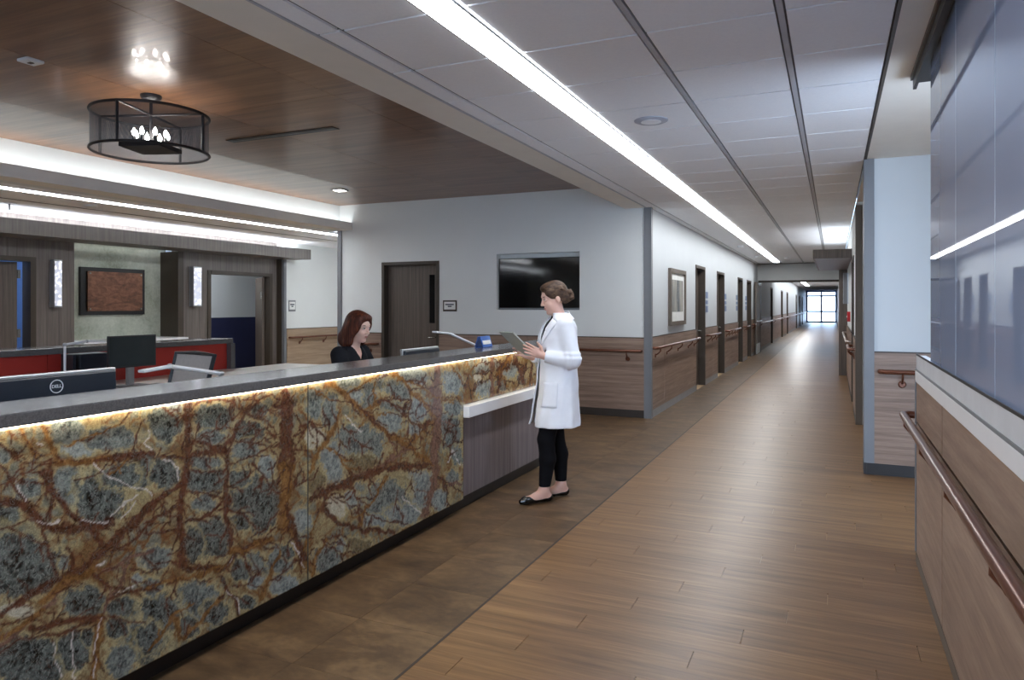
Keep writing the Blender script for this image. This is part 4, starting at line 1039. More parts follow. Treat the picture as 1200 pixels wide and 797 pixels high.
# ================================================================== MONITORS
def text_mesh(name, body, size, mat, parent, mtx, extrude=0.0006):
    cu = bpy.data.curves.new(name, 'FONT'); cu.body = body; cu.size = size; cu.align_x = 'CENTER'; cu.align_y = 'CENTER'; cu.extrude = extrude
    cu.offset = size * 0.02
    o = bpy.data.objects.new(name, cu); COL.objects.link(o)
    dg = bpy.context.evaluated_depsgraph_get()
    me = bpy.data.meshes.new_from_object(o.evaluated_get(dg))
    bpy.data.objects.remove(o); bpy.data.curves.remove(cu)
    me.name = name
    me.transform(mtx)
    me.materials.clear(); me.materials.append(MATS[mat])
    o = bpy.data.objects.new(name, me); COL.objects.link(o); o.parent = parent
    return o
def monitor(loc, w, h, zb, label, face, tilt=0.0, rz=0.0, logo=False, scr='screen_off', zbase=0.745, shell='monitor_back', edge='silver'):
    """local: screen towards +x when face=1, back towards +x when face=-1; loc = base point on the worktop"""
    t = thing('monitor', (loc[0], loc[1], zbase), label, 'monitor', rz=rz)
    L = lambda m: Matrix.Rotation(tilt, 4, 'Y')
    def mk(mb, name, mat, par=t, **k):
        o = mb.build(name, mat, None, world=False, **k); o.parent = par; return o
    z0, z1 = zb - zbase, zb + h - zbase
    f = face
    mk(MB().box(-0.09, 0.09, -0.12, 0.12, 0, 0.012), 'foot', 'black_plastic', bevel=0.004)
    mk(MB().box(-0.02 - f * 0.03, 0.02 - f * 0.03, -0.03, 0.03, 0.012, z0 + h * 0.45), 'stand', 'silver', bevel=0.004)
    sh = tilt
    def tl(v):
        return (v[0] + (v[2] - z0) * sh, v[1], v[2])
    m = MB().box(-0.012, 0.012, -w / 2, w / 2, z0, z1)
    b = 0.03
    m2 = MB().box(-f * 0.012, -f * 0.03, -w / 2 + 0.012, w / 2 - 0.012, z0 + 0.012, z1 - 0.012)
    m.v = [tl(v) for v in m.v]; m2.v = [tl(v) for v in m2.v]
    mk(m, 'bezel', edge if face < 0 else 'black_plastic', bevel=0.004)
    bk = mk(m2, 'back_shell', shell, bevel=0.006)
    s = MB().box(f * 0.012, f * 0.0135, -w / 2 + 0.012, w / 2 - 0.012, z0 + 0.016, z1 - 0.012)
    s.v = [tl(v) for v in s.v]
    mk(s, 'screen', scr)
    if logo:
        zc = (on_x(79, 452, loc[0] + 0.03)[1]) - zbase
        xx = 0.0305 + (zc - z0) * sh
        rr = 0.026
        mk(MB().tube([(xx, rr * math.cos(a), zc + rr * math.sin(a)) for a in [2 * math.pi * k / 32 for k in range(32)]], 0.0022, 6, closed=True), 'logo_ring', 'lamp_white', par=bk)
        text_mesh('logo_letters', 'DELL', 0.0185, 'lamp_white', bk, Matrix.Translation((xx + 0.0005, 0, zc)) @ Matrix(((0, 0, 1, 0), (1, 0, 0, 0), (0, 1, 0, 0), (0, 0, 0, 1))))
    return t
monitor((-2.93, (1.60 + on_x(142, 440, -2.9)[0]) / 2), 0.56, 0.335, 0.855, 'large dark monitor seen from behind with round white logo', -1, tilt=-0.05, logo=True, edge='silver')
monitor((-5.72, (on_x(126, 410, -5.72)[0] + on_x(182, 410, -5.72)[0]) / 2), on_x(182, 410, -5.72)[0] - on_x(126, 410, -5.72)[0], 0.285, 0.915, 'blank dark monitor standing before the red panels', 1)
monitor((-2.98, (on_x(478, 410, -2.95)[0] + on_x(520, 410, -2.95)[0]) / 2), 0.54, 0.33, 0.80, 'slim monitor with silver edge in front of seated woman', -1, tilt=-0.10)

# computer towers
def tower(x0, y0, y1, zt, label, face='black_plastic'):
    t = thing('computer_tower', ((x0 + x0 + 0.3) / 2, (y0 + y1) / 2, 0.745), label, 'computer')
    B(x0, x0 + 0.16, y0, y1, 0.745, zt).build('case', face, t, bevel=0.004)
    B(x0 + 0.16, x0 + 0.17, y0 + 0.004, y1 - 0.004, 0.75, zt - 0.004).build('front_bezel', 'monitor_back', t, bevel=0.003)
    B(x0 + 0.03, x0 + 0.13, y0 - 0.002, y0, 0.80, zt - 0.02).build('side_vent', 'black_metal', t)
    return t
yt = on_x(101, 420, -5.95)
tower(-6.20, on_x(81, 420, -6.12)[0], on_x(86, 420, -6.03)[0], on_x(82, 415.5, -6.05)[1], 'slim black computer case next to the larger case')
tower(-6.20, on_x(92, 420, -6.05)[0], on_x(128, 420, -6.03)[0], on_x(100, 414.5, -6.05)[1], 'wide black computer case behind the blank monitor')
kb = thing('keyboard', (-5.45, on_x(165, 440, -5.5)[0], 0.745), 'dark keyboard lying in front of the blank monitor', 'keyboard')
ky = on_x(165, 440, -5.5)[0]
B(-5.57, -5.46, ky - 0.22, ky + 0.22, 0.745, 0.762).build('keyboard_body', 'black_plastic', kb, bevel=0.003)
for rr_ in range(4):
    B(-5.563 + rr_ * 0.026, -5.541 + rr_ * 0.026, ky - 0.21, ky + 0.21, 0.762, 0.767).build('key_row', 'frame_dark', kb)

# task lamps
def task_lamp(base, pts, head, label):
    t = thing('task_lamp', base, label, 'lamp')
    MB().lathe([(0.07, 0), (0.07, 0.01), (0.02, 0.018), (0.012, 0.03)], base, 20).build('lamp_base', 'lamp_white', t, smooth=True)
    MB().tube([(base[0], base[1], base[2] + 0.02)] + pts[:1], 0.010, 8).build('pole', 'lamp_white', t, smooth=True)
    MB().tube(pts, 0.011, 8).build('arm', 'lamp_white', t, smooth=True)
    p = Vector(pts[-1]); q = Vector(head); d = (q - p).normalized()
    up = Vector((0, 0, 1)); sd = d.cross(up).normalized(); up2 = sd.cross(d)
    MB().obox((p + q) / 2, d, sd, up2, (q - p).length / 2, 0.022, 0.007).build('lamp_head', 'lamp_white', t, bevel=0.004)
    MB().ell(pts[0], (0.017, 0.017, 0.017)).build('joint', 'silver', t, smooth=True)
    MB().ell(pts[-1], (0.015, 0.015, 0.015)).build('joint', 'silver', t, smooth=True)
    return t
def pX(x, y, X): 
    a = on_x(x, y, X); return (X, a[0], a[1])
a0 = pX(76, 404, -5.93); a1 = pX(102, 400, -5.93); a2 = pX(132, 400.5, -5.93)
task_lamp((a0[0], a0[1], 0.745), [a0, a1], a2, 'white task lamp with upright pole beside the computer cases')
b0 = pX(259, 438, -2.95); b1 = pX(199, 429.5, -2.95); b2 = pX(165, 435.5, -2.95)
task_lamp((b0[0] - 0.12, b0[1], 0.745), [b0, b1], b2, 'white task lamp stretched low behind the mesh chair back')
c0 = pX(558, 405, -2.78); c1 = pX(527, 391, -2.78); c2 = pX(509, 389, -2.78)
task_lamp((c0[0] - 0.15, c0[1], 0.745), [c0, c1], c2, 'white task lamp arching over the desk toward the brown door')

# blue card holder on the counter
bh_y0, bh_y1 = 5.02, 5.22
bh = thing('card_holder', (-2.58, 5.12, 1.13), 'small blue card holder standing on the desk counter', 'card holder')
MB().obox((-2.555, 5.12, 1.175), (0.95, 0, 0.3), (0, 1, 0), (-0.3, 0, 0.95), 0.003, 0.085, 0.045).build('front_plate', 'blue_plastic', bh)
MB().obox((-2.60, 5.12, 1.175), (0.95, 0, -0.3), (0, 1, 0), (0.3, 0, 0.95), 0.003, 0.085, 0.045).build('rear_plate', 'blue_plastic', bh)
MB().obox((-2.550, 5.12, 1.170), (0.95, 0, 0.3), (0, 1, 0), (-0.3, 0, 0.95), 0.002, 0.07, 0.016).build('card', 'paper', bh)
B(-2.61, -2.545, 5.04, 5.2, 1.13, 1.134).build('foot', 'blue_plastic', bh)

# mesh-back chairs
def task_chair(loc, rz, label, seat_z, back_h, lean, zback0):
    t = thing('task_chair', loc, label, 'chair', rz=rz)
    def mk(mb, name, mat, par=t, **k):
        o = mb.build(name, mat, None, world=False, **k); o.parent = par; return o
    for k in range(5):
        a = 2 * math.pi * k / 5 + 0.3
        mk(MB().tube([(0, 0, 0.09), (0.30 * math.cos(a), 0.30 * math.sin(a), 0.065)], [0.022, 0.014], 8), 'leg', 'black_plastic', smooth=True)
        mk(MB().ell((0.30 * math.cos(a), 0.30 * math.sin(a), 0.028), (0.028, 0.028, 0.028)), 'caster', 'black_plastic', smooth=True)
    mk(MB().tube([(0, 0, 0.08), (0, 0, seat_z - 0.05)], 0.025, 12), 'gas_lift', 'silver', smooth=True)
    mk(MB().box(-0.23, 0.24, -0.24, 0.24, seat_z - 0.05, seat_z), 'seat', 'black_plastic', bevel=0.02)
    # backrest: frame and mesh, leaning back (local -x)
    def P(y, s): 
        return (-0.25 - lean * s * back_h, y, zback0 + s * back_h)
    fr_pts = [P(-0.21, 0), P(-0.20, 0.5), P(-0.21, 1), P(0, 1.015), P(0.21, 1), P(0.20, 0.5), P(0.21, 0), P(0, -0.01)]
    mk(MB().tube(fr_pts, 0.014, 8, closed=True), 'back_frame', 'black_plastic', smooth=True)
    m = MB(); nseg = 6
    for i in range(nseg + 1):
        for yv in (-0.2, 0.2): m.v.append(P(yv, i / nseg))
    for i in range(nseg): m.f.append((2 * i, 2 * i + 1, 2 * i + 3, 2 * i + 2))
    o = mk(m, 'back_mesh', 'leaf_mesh')
    md = o.modifiers.new('thickness', 'SOLIDIFY'); md.thickness = 0.006
    mk(MB().obox(P(0, 0.52), (0, 1, 0), (1, 0, 0.1), (0, 0, 1), 0.2, 0.012, 0.025), 'lumbar_bar', 'black_plastic')
    mk(MB().tube([(-0.12, 0, seat_z - 0.05), (-0.26, 0, seat_z - 0.02), P(0, 0.0), P(0, 0.5)], 0.018, 8), 'back_post', 'black_plastic', smooth=True)
    for s in (-1, 1):
        mk(MB().tube([(0.02, s * 0.25, seat_z - 0.03), (0.0, s * 0.28, seat_z + 0.18)], 0.016, 8), 'armrest_post', 'black_plastic', smooth=True)
        mk(MB().box(-0.12, 0.13, s * 0.28 - 0.035, s * 0.28 + 0.035, seat_z + 0.18, seat_z + 0.205), 'armrest', 'black_plastic', bevel=0.008)
    return t
cX = -3.75
cc_ = on_x(219, 436, cX)
task_chair((cX + 0.0, cc_[0] - 0.38, 0), math.radians(-100), 'empty task chair with pale mesh back and black frame', 0.50, 0.54, 0.26, 0.62)

# ================================================================== HANDRAILS
def handrail(axis, p, s, u0, u1, z, brackets, label, group=None, ret=True, mat='bronze', d=0.085, rad=0.019):
    """rail along a wall plane p facing s"""
    t = thing('handrail', ((p, (u0 + u1) / 2, z) if axis == 'x' else ((u0 + u1) / 2, p, z)), label, 'handrail', group)
    def V(off, u, zz): return (p + s * off, u, zz) if axis == 'x' else (u, p + s * off, zz)
    pts = [V(d, u0 + 0.03, z), V(d, u1 - 0.03, z)]
    if ret: pts = [V(0.018, u0, z), V(d - 0.02, u0, z), V(d, u0 + 0.025, z)] + [V(d, u1 - 0.025, z), V(d - 0.02, u1, z), V(0.018, u1, z)]
    MB().tube(pts, rad, 12).build('rail', mat, t, smooth=True)
    for u in brackets:
        b = MB().tube([V(d, u, z - 0.012), V(d + 0.002, u, z - 0.045), V(d - 0.025, u, z - 0.075), V(0.045, u, z - 0.085), V(0.018, u, z - 0.105)], 0.009, 8)
        n0 = len(b.v)
        b.tube([V(0.017, u, z - 0.108), V(0.03, u, z - 0.108)], [0.032, 0.022], 14)
        b.build('bracket', 'bronze', t, smooth=True)
    return t
r0, r1 = on_y(660, 410, YT)[0], on_y(752, 410, YT)[0]
handrail('y', YT, -1, -4.2, r1, 0.875, [-4.0, -3.6, on_y(679, 418, YT)[0], on_y(736, 418, YT)[0]], 'bronze handrail under the television')
handrail('y', YT, -1, XE + 0.06, door_x0 - 0.06, 0.875, [XE + 0.2, door_x0 - 0.2], 'short bronze handrail left of the brown door')
yb = [on_x(x, 410, XL)[0] for x in (766.5, 780, 793, 805)]
handrail('x', XL, 1, YT + 0.08, corr_doors[0][0] - 0.04, 0.91, yb + [corr_doors[0][0] - 0.25], 'corridor handrail below the framed picture')
lab = ['corridor handrail between first and second doors', 'corridor handrail between second and third doors', 'corridor handrail between third and fourth doors', 'corridor handrail beside the open double door leaf']
for i in range(4):
    u0 = corr_doors[i][1] + 0.06; u1 = corr_doors[i + 1][0] - 0.06 if i < 3 else YD - 1.25
    if u1 - u0 < 0.3: u1 = u0 + 0.4
    nb = max(2, int((u1 - u0) / 0.42))
    handrail('x', XL, 1, u0, u1, 0.91, [u0 + 0.15 + (u1 - u0 - 0.3) * k / (nb - 1) for k in range(nb)], lab[i])
for i in range(0, len(e2), 2):
    u0, u1 = e2[i] + 0.1, e2[i + 1] - 0.1
    handrail('x', XL, 1, u0, u1, 0.91, [u0 + 0.3, u1 - 0.3], 'pale-lit handrail on the far corridor left wall', 'far corridor handrails', mat='rail_sheen')
handrail('y', 6.9, -1, on_y(1031, 435, 6.9)[0], 1.5, 0.90, [on_y(1057, 445, 6.9)[0], 1.2], 'short bronze handrail on the pale wall end')
handrail('x', 0.430, -1, 0.3, HY1 - 0.12, 0.855, [0.5 + 0.78 * k for k in range(6)], 'long bronze handrail along the half wall', d=0.075, rad=0.021)
for (a, b, l) in ((9.95, 10.9, 'short bronze handrail past the brown corner guard'), (12.1, 16.2, 'handrail on right corridor wall below the wood canopy'), (18.6, 22.0, 'handrail on right corridor wall near the double doors')):
    handrail('x', XR, -1, a, b, 0.91, [a + 0.2, (a + b) / 2, b - 0.2], l, mat='bronze' if a < 10 else 'rail_sheen')
handrail('x', XWW, 1, 10.46, 13.5, 0.86, [10.75, 11.45, 12.6], 'bronze handrail on the rear passage wall')

# ================================================================== TELEVISION, PICTURES, SIGNS
tv = thing('television', ((tv_x0 + tv_x1) / 2, YT + 0.10, tv_z0), 'black flat television set into the white wall', 'television')
B(tv_x0 + 0.006, tv_x1 - 0.006, YT + 0.055, YT + 0.13, tv_z0 + 0.0, tv_z1 - 0.065).build('bezel', 'black_plastic', tv, bevel=0.004)
B(tv_x0 + 0.016, tv_x1 - 0.016, YT + 0.052, YT + 0.055, tv_z0 + 0.032, tv_z1 - 0.076).build('screen', 'screen_black', tv)
B(tv_x0 + 0.016, tv_x1 - 0.016, YT + 0.050, YT + 0.055, tv_z0 + 0.004, tv_z0 + 0.024).build('lower_trim', 'guard_grey', tv)
pic = thing('framed_picture', (XL + 0.02, 10.8, 1.6), 'grey framed picture with pale mount on the corridor wall', 'picture')
p0, p1 = on_x(783, 350, XL)[0], on_x(801, 350, XL)[0]
pz0, pz1 = on_x(783, 382, XL)[1], on_x(783, 314, XL)[1]
for bx_ in ((p0, p1, pz0, pz0 + 0.06), (p0, p1, pz1 - 0.06, pz1), (p0, p0 + 0.06, pz0 + 0.06, pz1 - 0.06), (p1 - 0.06, p1, pz0 + 0.06, pz1 - 0.06)):
    B(XL, XL + 0.045, bx_[0], bx_[1], bx_[2], bx_[3]).build('frame_bar', 'guard_brown', pic)
B(XL, XL + 0.02, p0 + 0.06, p1 - 0.06, pz0 + 0.06, pz1 - 0.06).build('mount', 'paper', pic)
def print_mat():
    n = N('picture_print'); n.set(0.15, 0.5)
    f = n.noise(n.pos((1, 2.2, 0.4)), 2.2, 5, 0.6, 0.3)
    n.base(n.ramp(f, [(0.35, srgb(96, 104, 112)), (0.5, srgb(150, 150, 146)), (0.62, srgb(186, 182, 172))]))
    MATS['picture_print'] = n.m
print_mat()
B(XL + 0.02, XL + 0.023, p0 + 0.16, p1 - 0.16, pz0 + 0.2, pz1 - 0.16).build('print', 'picture_print', pic)

def door_sign(axis, p, s, u0, u1, z0, z1, label, frame='frame_dark'):
    t = thing('door_sign', ((p, (u0 + u1) / 2, z0) if axis == 'x' else ((u0 + u1) / 2, p, z0)), label, 'sign')
    def bb(a, b, c, d, o0, o1):
        return B(p + s * o0, p + s * o1, a, b, c, d) if axis == 'x' else B(a, b, p + s * o0, p + s * o1, c, d)
    bb(u0, u1, z0, z1, 0, 0.010).build('sign_frame', frame, t)
    w, h = u1 - u0, z1 - z0
    bb(u0 + w * 0.09, u1 - w * 0.09, z0 + h * 0.17, z1 - h * 0.13, 0.010, 0.013).build('sign_plate', 'paper', t)
    bb(u0 + w * 0.18, u1 - w * 0.2, z0 + h * 0.57, z0 + h * 0.68, 0.013, 0.0138).build('text_line', 'plaque_ink', t)
    bb(u0 + w * 0.36, u1 - w * 0.36, z0 + h * 0.40, z0 + h * 0.51, 0.013, 0.0138).build('text_line', 'plaque_ink', t)
    return t
s0, s1 = on_y(519.5, 358, YT), on_y(535.5, 358, YT)
door_sign('y', YT, -1, s0[0], s1[0], on_y(527, 365, YT)[1], on_y(527, 352, YT)[1], 'small framed door sign right of the brown door')
door_sign('x', XWW, 1, on_x(338, 358, XWW)[0], on_x(346, 358, XWW)[0], on_x(342, 365, XWW)[1], on_x(342, 352, XWW)[1], 'small grey sign on the rear passage wall', 'guard_grey')
names = ['first', 'second', 'third', 'fourth']
for i, (a, b) in enumerate(corr_doors):
    u = b + 0.1 if i < 2 else a - 0.32
    t = thing('room_sign', (XL + 0.01, u + 0.1, 1.3), 'blue-grey room number plaques beside the %s corridor door' % names[i], 'sign')
    for (c, d) in ((1.34, 1.46), (1.49, 1.56), (1.60, 1.72)):
        B(XL, XL + 0.012, u, u + 0.2, c, d).build('plaque', 'room_sign', t)

# copper artwork in the niche
CX = -9.95
ay0, ay1 = on_x(92, 340, CX)[0], on_x(167, 340, CX)[0]
az0, az1 = on_x(130, 369, CX)[1], on_x(130, 314.5, CX)[1]
art = thing('copper_artwork', (CX, (ay0 + ay1) / 2, az0), 'copper plate artwork in black frame on the concrete niche', 'artwork')
fw_ = 0.075
for bx_ in ((ay0, ay1, az0, az0 + fw_), (ay0, ay1, az1 - fw_, az1), (ay0, ay0 + fw_, az0 + fw_, az1 - fw_), (ay1 - fw_, ay1, az0 + fw_, az1 - fw_)):
    B(CX, CX + 0.05, bx_[0], bx_[1], bx_[2], bx_[3]).build('frame_bar', 'black_metal', art)
B(CX, CX + 0.03, ay0 + fw_, ay1 - fw_, az0 + fw_, az1 - fw_).build('backing_board', 'black_metal', art)
cp = B(CX + 0.05, CX + 0.075, ay0 + 0.09, ay1 - 0.06, az0 + 0.06, az1 - 0.06).build('copper_plate', 'copper_art', art)
for u in (ay0 + 0.12, ay1 - 0.09):
    for z in (az0 + 0.09, az1 - 0.09):
        MB().tube([(CX + 0.075, u, z), (CX + 0.085, u, z)], 0.014, 10).build('stud', 'nickel', cp)

# wall sconces
def sconce(y0, y1, z0, z1, label, x=XP, s=1, w=0.09):
    t = thing('wall_sconce', (x, (y0 + y1) / 2, z0), label, 'sconce', )
    B(x, x + s * 0.02, y0, y1, z0, z1).build('backplate', 'silver', t)
    B(x + s * 0.02, x + s * w, y0 + 0.012, y1 - 0.004, z0 + 0.02, z1 - 0.02).build('glass_shade', 'sconce_glow', t, bevel=0.006)
    B(x + s * 0.02, x + s * w, y0, y1, z0, z0 + 0.02).build('end_cap', 'silver', t)
    B(x + s * 0.02, x + s * w, y0, y1, z1 - 0.02, z1).build('end_cap', 'silver', t)
    B(x + s * 0.02, x + s * w, y0 - 0.004, y0 + 0.012, z0, z1).build('side_plate', 'guard_grey', t)
    return t
sconce(on_x(61, 330, XP + .05)[0], on_x(71, 330, XP + .05)[0], 1.44, 2.08, 'lit wall sconce beside the half-open rear door')
sconce(on_x(224.5, 330, XP + .05)[0], on_x(234.5, 330, XP + .05)[0], 1.45, 2.10, 'lit wall sconce beside the open navy-walled doorway')
sconce(15.2, 15.4, 1.5, 2.1, 'lit wall sconce under the corridor canopy', XR, -1)

# fire alarm
fa = thing('fire_alarm', (XR, 10.6, 1.2), 'red fire alarm pull box on the right corridor wall', 'alarm')
fy = on_x(996.5, 377, XR)[0]
B(XR - 0.05, XR, fy - 0.06, fy + 0.06, 1.19, 1.36).build('alarm_body', 'alarm_red', fa, bevel=0.004)
B(XR - 0.058, XR - 0.05, fy - 0.04, fy + 0.04, 1.26, 1.29).build('pull_handle', 'paper', fa)

# ================================================================== CEILING FITTINGS
def linear_light(x0, x1, y0, y1, z, label, glow):
    t = thing('linear_light', ((x0 + x1) / 2, (y0 + y1) / 2, z), label, 'ceiling light')
    B(x0, x1, y0, y1, z - 0.012, z - 0.006).build('diffuser', glow, t)
    MB().box(x0 - 0.008, x0, y0, y1, z - 0.013, z - 0.005).box(x1, x1 + 0.008, y0, y1, z - 0.013, z - 0.005).build('side_rim', 'guard_grey', t)
    return t
linear_light(LX0, LX1, 0.2, on_z(912, 307, ZC)[1], ZC, 'long bright linear light running along the corridor ceiling', 'led_corridor')
linear_light(-1.62, -1.42, 30, 50, ZC, 'linear ceiling light in the far corridor beyond the double doors', 'led_corridor')
linear_light(-7.60, -7.54, 0.4, 12.5, 2.65, 'thin linear light in the rear passage ceiling', 'led_back')
for (y0, y1, x0, x1, z, lb, gm) in ((9.0, 10.4, -10.9, -10.1, 2.6, 'unseen light added in the navy-walled room', 'room_fill'), (4.2, 5.4, -10.6, -10.0, 2.6, 'unseen light added in the blue-lit room', 'room_fill_blue')):  # unseen lights added to brighten the rooms behind the rear doorways
    t = thing('added_room_light', ((x0 + x1) / 2, (y0 + y1) / 2, z), lb, 'ceiling light')
    B(x0, x1, y0, y1, z - 0.012, z).build('diffuser', gm, t)
    B(x0 - 0.02, x1 + 0.02, y0 - 0.02, y1 + 0.02, z - 0.006, z).build('rim', 'lamp_white', t)
def disc(name, x, y, z, r, h, mat, label, cat, inner=None, group=None):
    t = thing(name, (x, y, z), label, cat, group)
    MB().lathe([(r * 0.85, -h), (r, -h * 0.4), (r, 0)], (x, y, z), 24).build('housing', mat, t, smooth=True)
    if inner: MB().lathe([(r * 0.6, -h - 0.002), (r * 0.6, -h)], (x, y, z), 20).build(*inner, t)
    return t
q = on_z(763, 141, ZC)
disc('ceiling_speaker', q[0], q[1], ZC, 0.115, 0.012, paint('speaker_grey', srgb(176, 180, 192), 0.6, 0.3), 'round grey speaker in a ceiling tile', 'speaker', ('grille', 'tile_white'))
for x, y, l in ((868, 288, 'small ceiling detector left of the linear light'), (887, 300, 'small ceiling detector near the cross wall')):
    q = on_z(x, y, ZC); disc('smoke_detector', q[0], q[1], ZC, 0.07, 0.04, 'lamp_white', l, 'detector', ('sensor_cap', 'paper'))
for x, y, l in ((922, 301, 'white sprinkler head on corridor ceiling beyond linear light'),):
    q = on_z(x, y, ZC); disc('sprinkler_head', q[0], q[1], ZC, 0.06, 0.05, 'lamp_white', l, 'sprinkler', ('deflector', 'silver'))
q = on_z(36, 70, ZW)
sp = thing('occupancy_sensor', (q[0], q[1], ZW), 'small white square sensor on the wood ceiling', 'sensor')
B(q[0] - 0.055, q[0] + 0.055, q[1] - 0.055, q[1] + 0.055, ZW - 0.02, ZW).build('housing', 'lamp_white', sp, bevel=0.006)
B(q[0] - 0.018, q[0] + 0.018, q[1] - 0.012, q[1] + 0.012, ZW - 0.024, ZW - 0.02).build('lens', 'frame_dark', sp)
q = on_z(398, 222.5, ZW)
dl = thing('downlight', (q[0], q[1], ZW), 'square recessed downlight in the wood ceiling corner', 'downlight')
B(q[0] - 0.085, q[0] + 0.085, q[1] - 0.085, q[1] + 0.085, ZW - 0.012, ZW).build('trim', 'silver', dl)
B(q[0] - 0.06, q[0] + 0.06, q[1] - 0.06, q[1] + 0.06, ZW - 0.014, ZW - 0.011).build('lens', 'downlight_glow', dl)
v0, v1 = on_z(268, 165, ZW), on_z(395, 150, ZW)
sv = thing('slot_diffuser', ((v0[0] + v1[0]) / 2, 4.95, ZW), 'black linear air slot in the wood ceiling', 'air vent')
vy = (v0[1] + v1[1]) / 2
B(v0[0], v1[0], vy - 0.05, vy + 0.05, ZW - 0.006, ZW).build('slot_frame', 'black_metal', sv)
B(v0[0] + 0.02, v1[0] - 0.02, vy - 0.006, vy + 0.006, ZW - 0.009, ZW - 0.006).build('slot_blade', 'guard_grey', sv)
q = on_z(11, 238, 2.65)
sk = thing('sprinkler_head', (q[0], q[1], 2.65), 'white sprinkler head in the rear passage ceiling', 'sprinkler')
MB().lathe([(0.02, -0.012), (0.075, -0.008), (0.075, 0)], (q[0], q[1], 2.65), 20).build('escutcheon', 'lamp_white', sk, smooth=True)
MB().tube([(q[0], q[1], 2.64), (q[0], q[1], 2.565)], 0.012, 8).build('stem', 'silver', sk)
q = on_z(106, 240.5, 2.65)
disc('smoke_detector', q[0], q[1], 2.65, 0.075, 0.02, 'lamp_white', 'flat white detector beside the thin rear linear light', 'detector', ('sensor_cap', 'paper'))

# ---- drum chandelier
q = on_z(177, 112, ZW)
CXc, CYc = q
ch = thing('drum_chandelier', (CXc, CYc, ZW), 'black wire mesh drum chandelier with candle bulbs', 'chandelier')
R0 = 0.405; fch = -ST * CXc + CT * CYc
zt = H + (HY - 135) / F * fch; zb = H + (HY - 179) / F * fch
MB().lathe([(0.03, -0.045), (0.065, -0.03), (0.075, -0.012), (0.075, 0)], (CXc, CYc, ZW), 24).build('ceiling_rose', 'iron', ch, smooth=True)
MB().tube([(CXc, CYc, ZW - 0.04), (CXc, CYc, zb + 0.055)], 0.011, 10).build('stem', 'iron', ch, smooth=True)
ring = lambda z: [(CXc + R0 * math.cos(2 * math.pi * k / 56), CYc + R0 * math.sin(2 * math.pi * k / 56), z) for k in range(56)]
for z in (zt, zb):
    MB().tube(ring(z), 0.0105, 8, closed=True).build('hoop', 'iron', ch, smooth=True)
ANG = [math.radians(a) for a in (20, 110, 200, 290)]
for a in ANG:
    x, y = CXc + R0 * math.cos(a), CYc + R0 * math.sin(a)
    MB().tube([(x, y, zb), (x, y, zt)], 0.0105, 8).build('upright', 'iron', ch, smooth=True)
    MB().tube([(CXc, CYc, zt), (x, y, zt)], 0.009, 8).build('spoke', 'iron', ch, smooth=True)
m = MB(); nn = 64
for k in range(nn + 1):
    a = 2 * math.pi * k / nn
    for z in (zb, zt): m.v.append((CXc + (R0 - 0.004) * math.cos(a), CYc + (R0 - 0.004) * math.sin(a), z))
for k in range(nn): m.f.append((2 * k, 2 * k + 2, 2 * k + 3, 2 * k + 1))
sh = m.build('mesh_shade', 'wire_mesh', ch, smooth=True)
uvl = sh.data.uv_layers.new(name='UVMap')
for poly in sh.data.polygons:
    k = poly.index
    for li, uvv in zip(poly.loop_indices, ((k / nn, 0), ((k + 1) / nn, 0), ((k + 1) / nn, 1), (k / nn, 1))):
        uvl.data[li].uv = uvv
hs = 0.155
MB().obox((CXc, CYc, zb + 0.035), (math.cos(0.35), math.sin(0.35), 0), (-math.sin(0.35), math.cos(0.35), 0), (0, 0, 1), hs, hs, 0.016).build('candle_tray', 'iron', ch)
for k in range(8):
    a = 2 * math.pi * k / 8 + 0.35
    x, y = CXc + 0.115 * math.cos(a), CYc + 0.115 * math.sin(a)
    c = MB().tube([(x, y, zb + 0.05), (x, y, zb + 0.11)], 0.012, 10).build('candle_holder', 'iron', ch, smooth=True)
    MB().lathe([(0.004, 0), (0.014, 0.012), (0.016, 0.026), (0.009, 0.046), (0.002, 0.06)], (x, y, zb + 0.11), 12).build('bulb', 'bulb_glow', c, smooth=True)

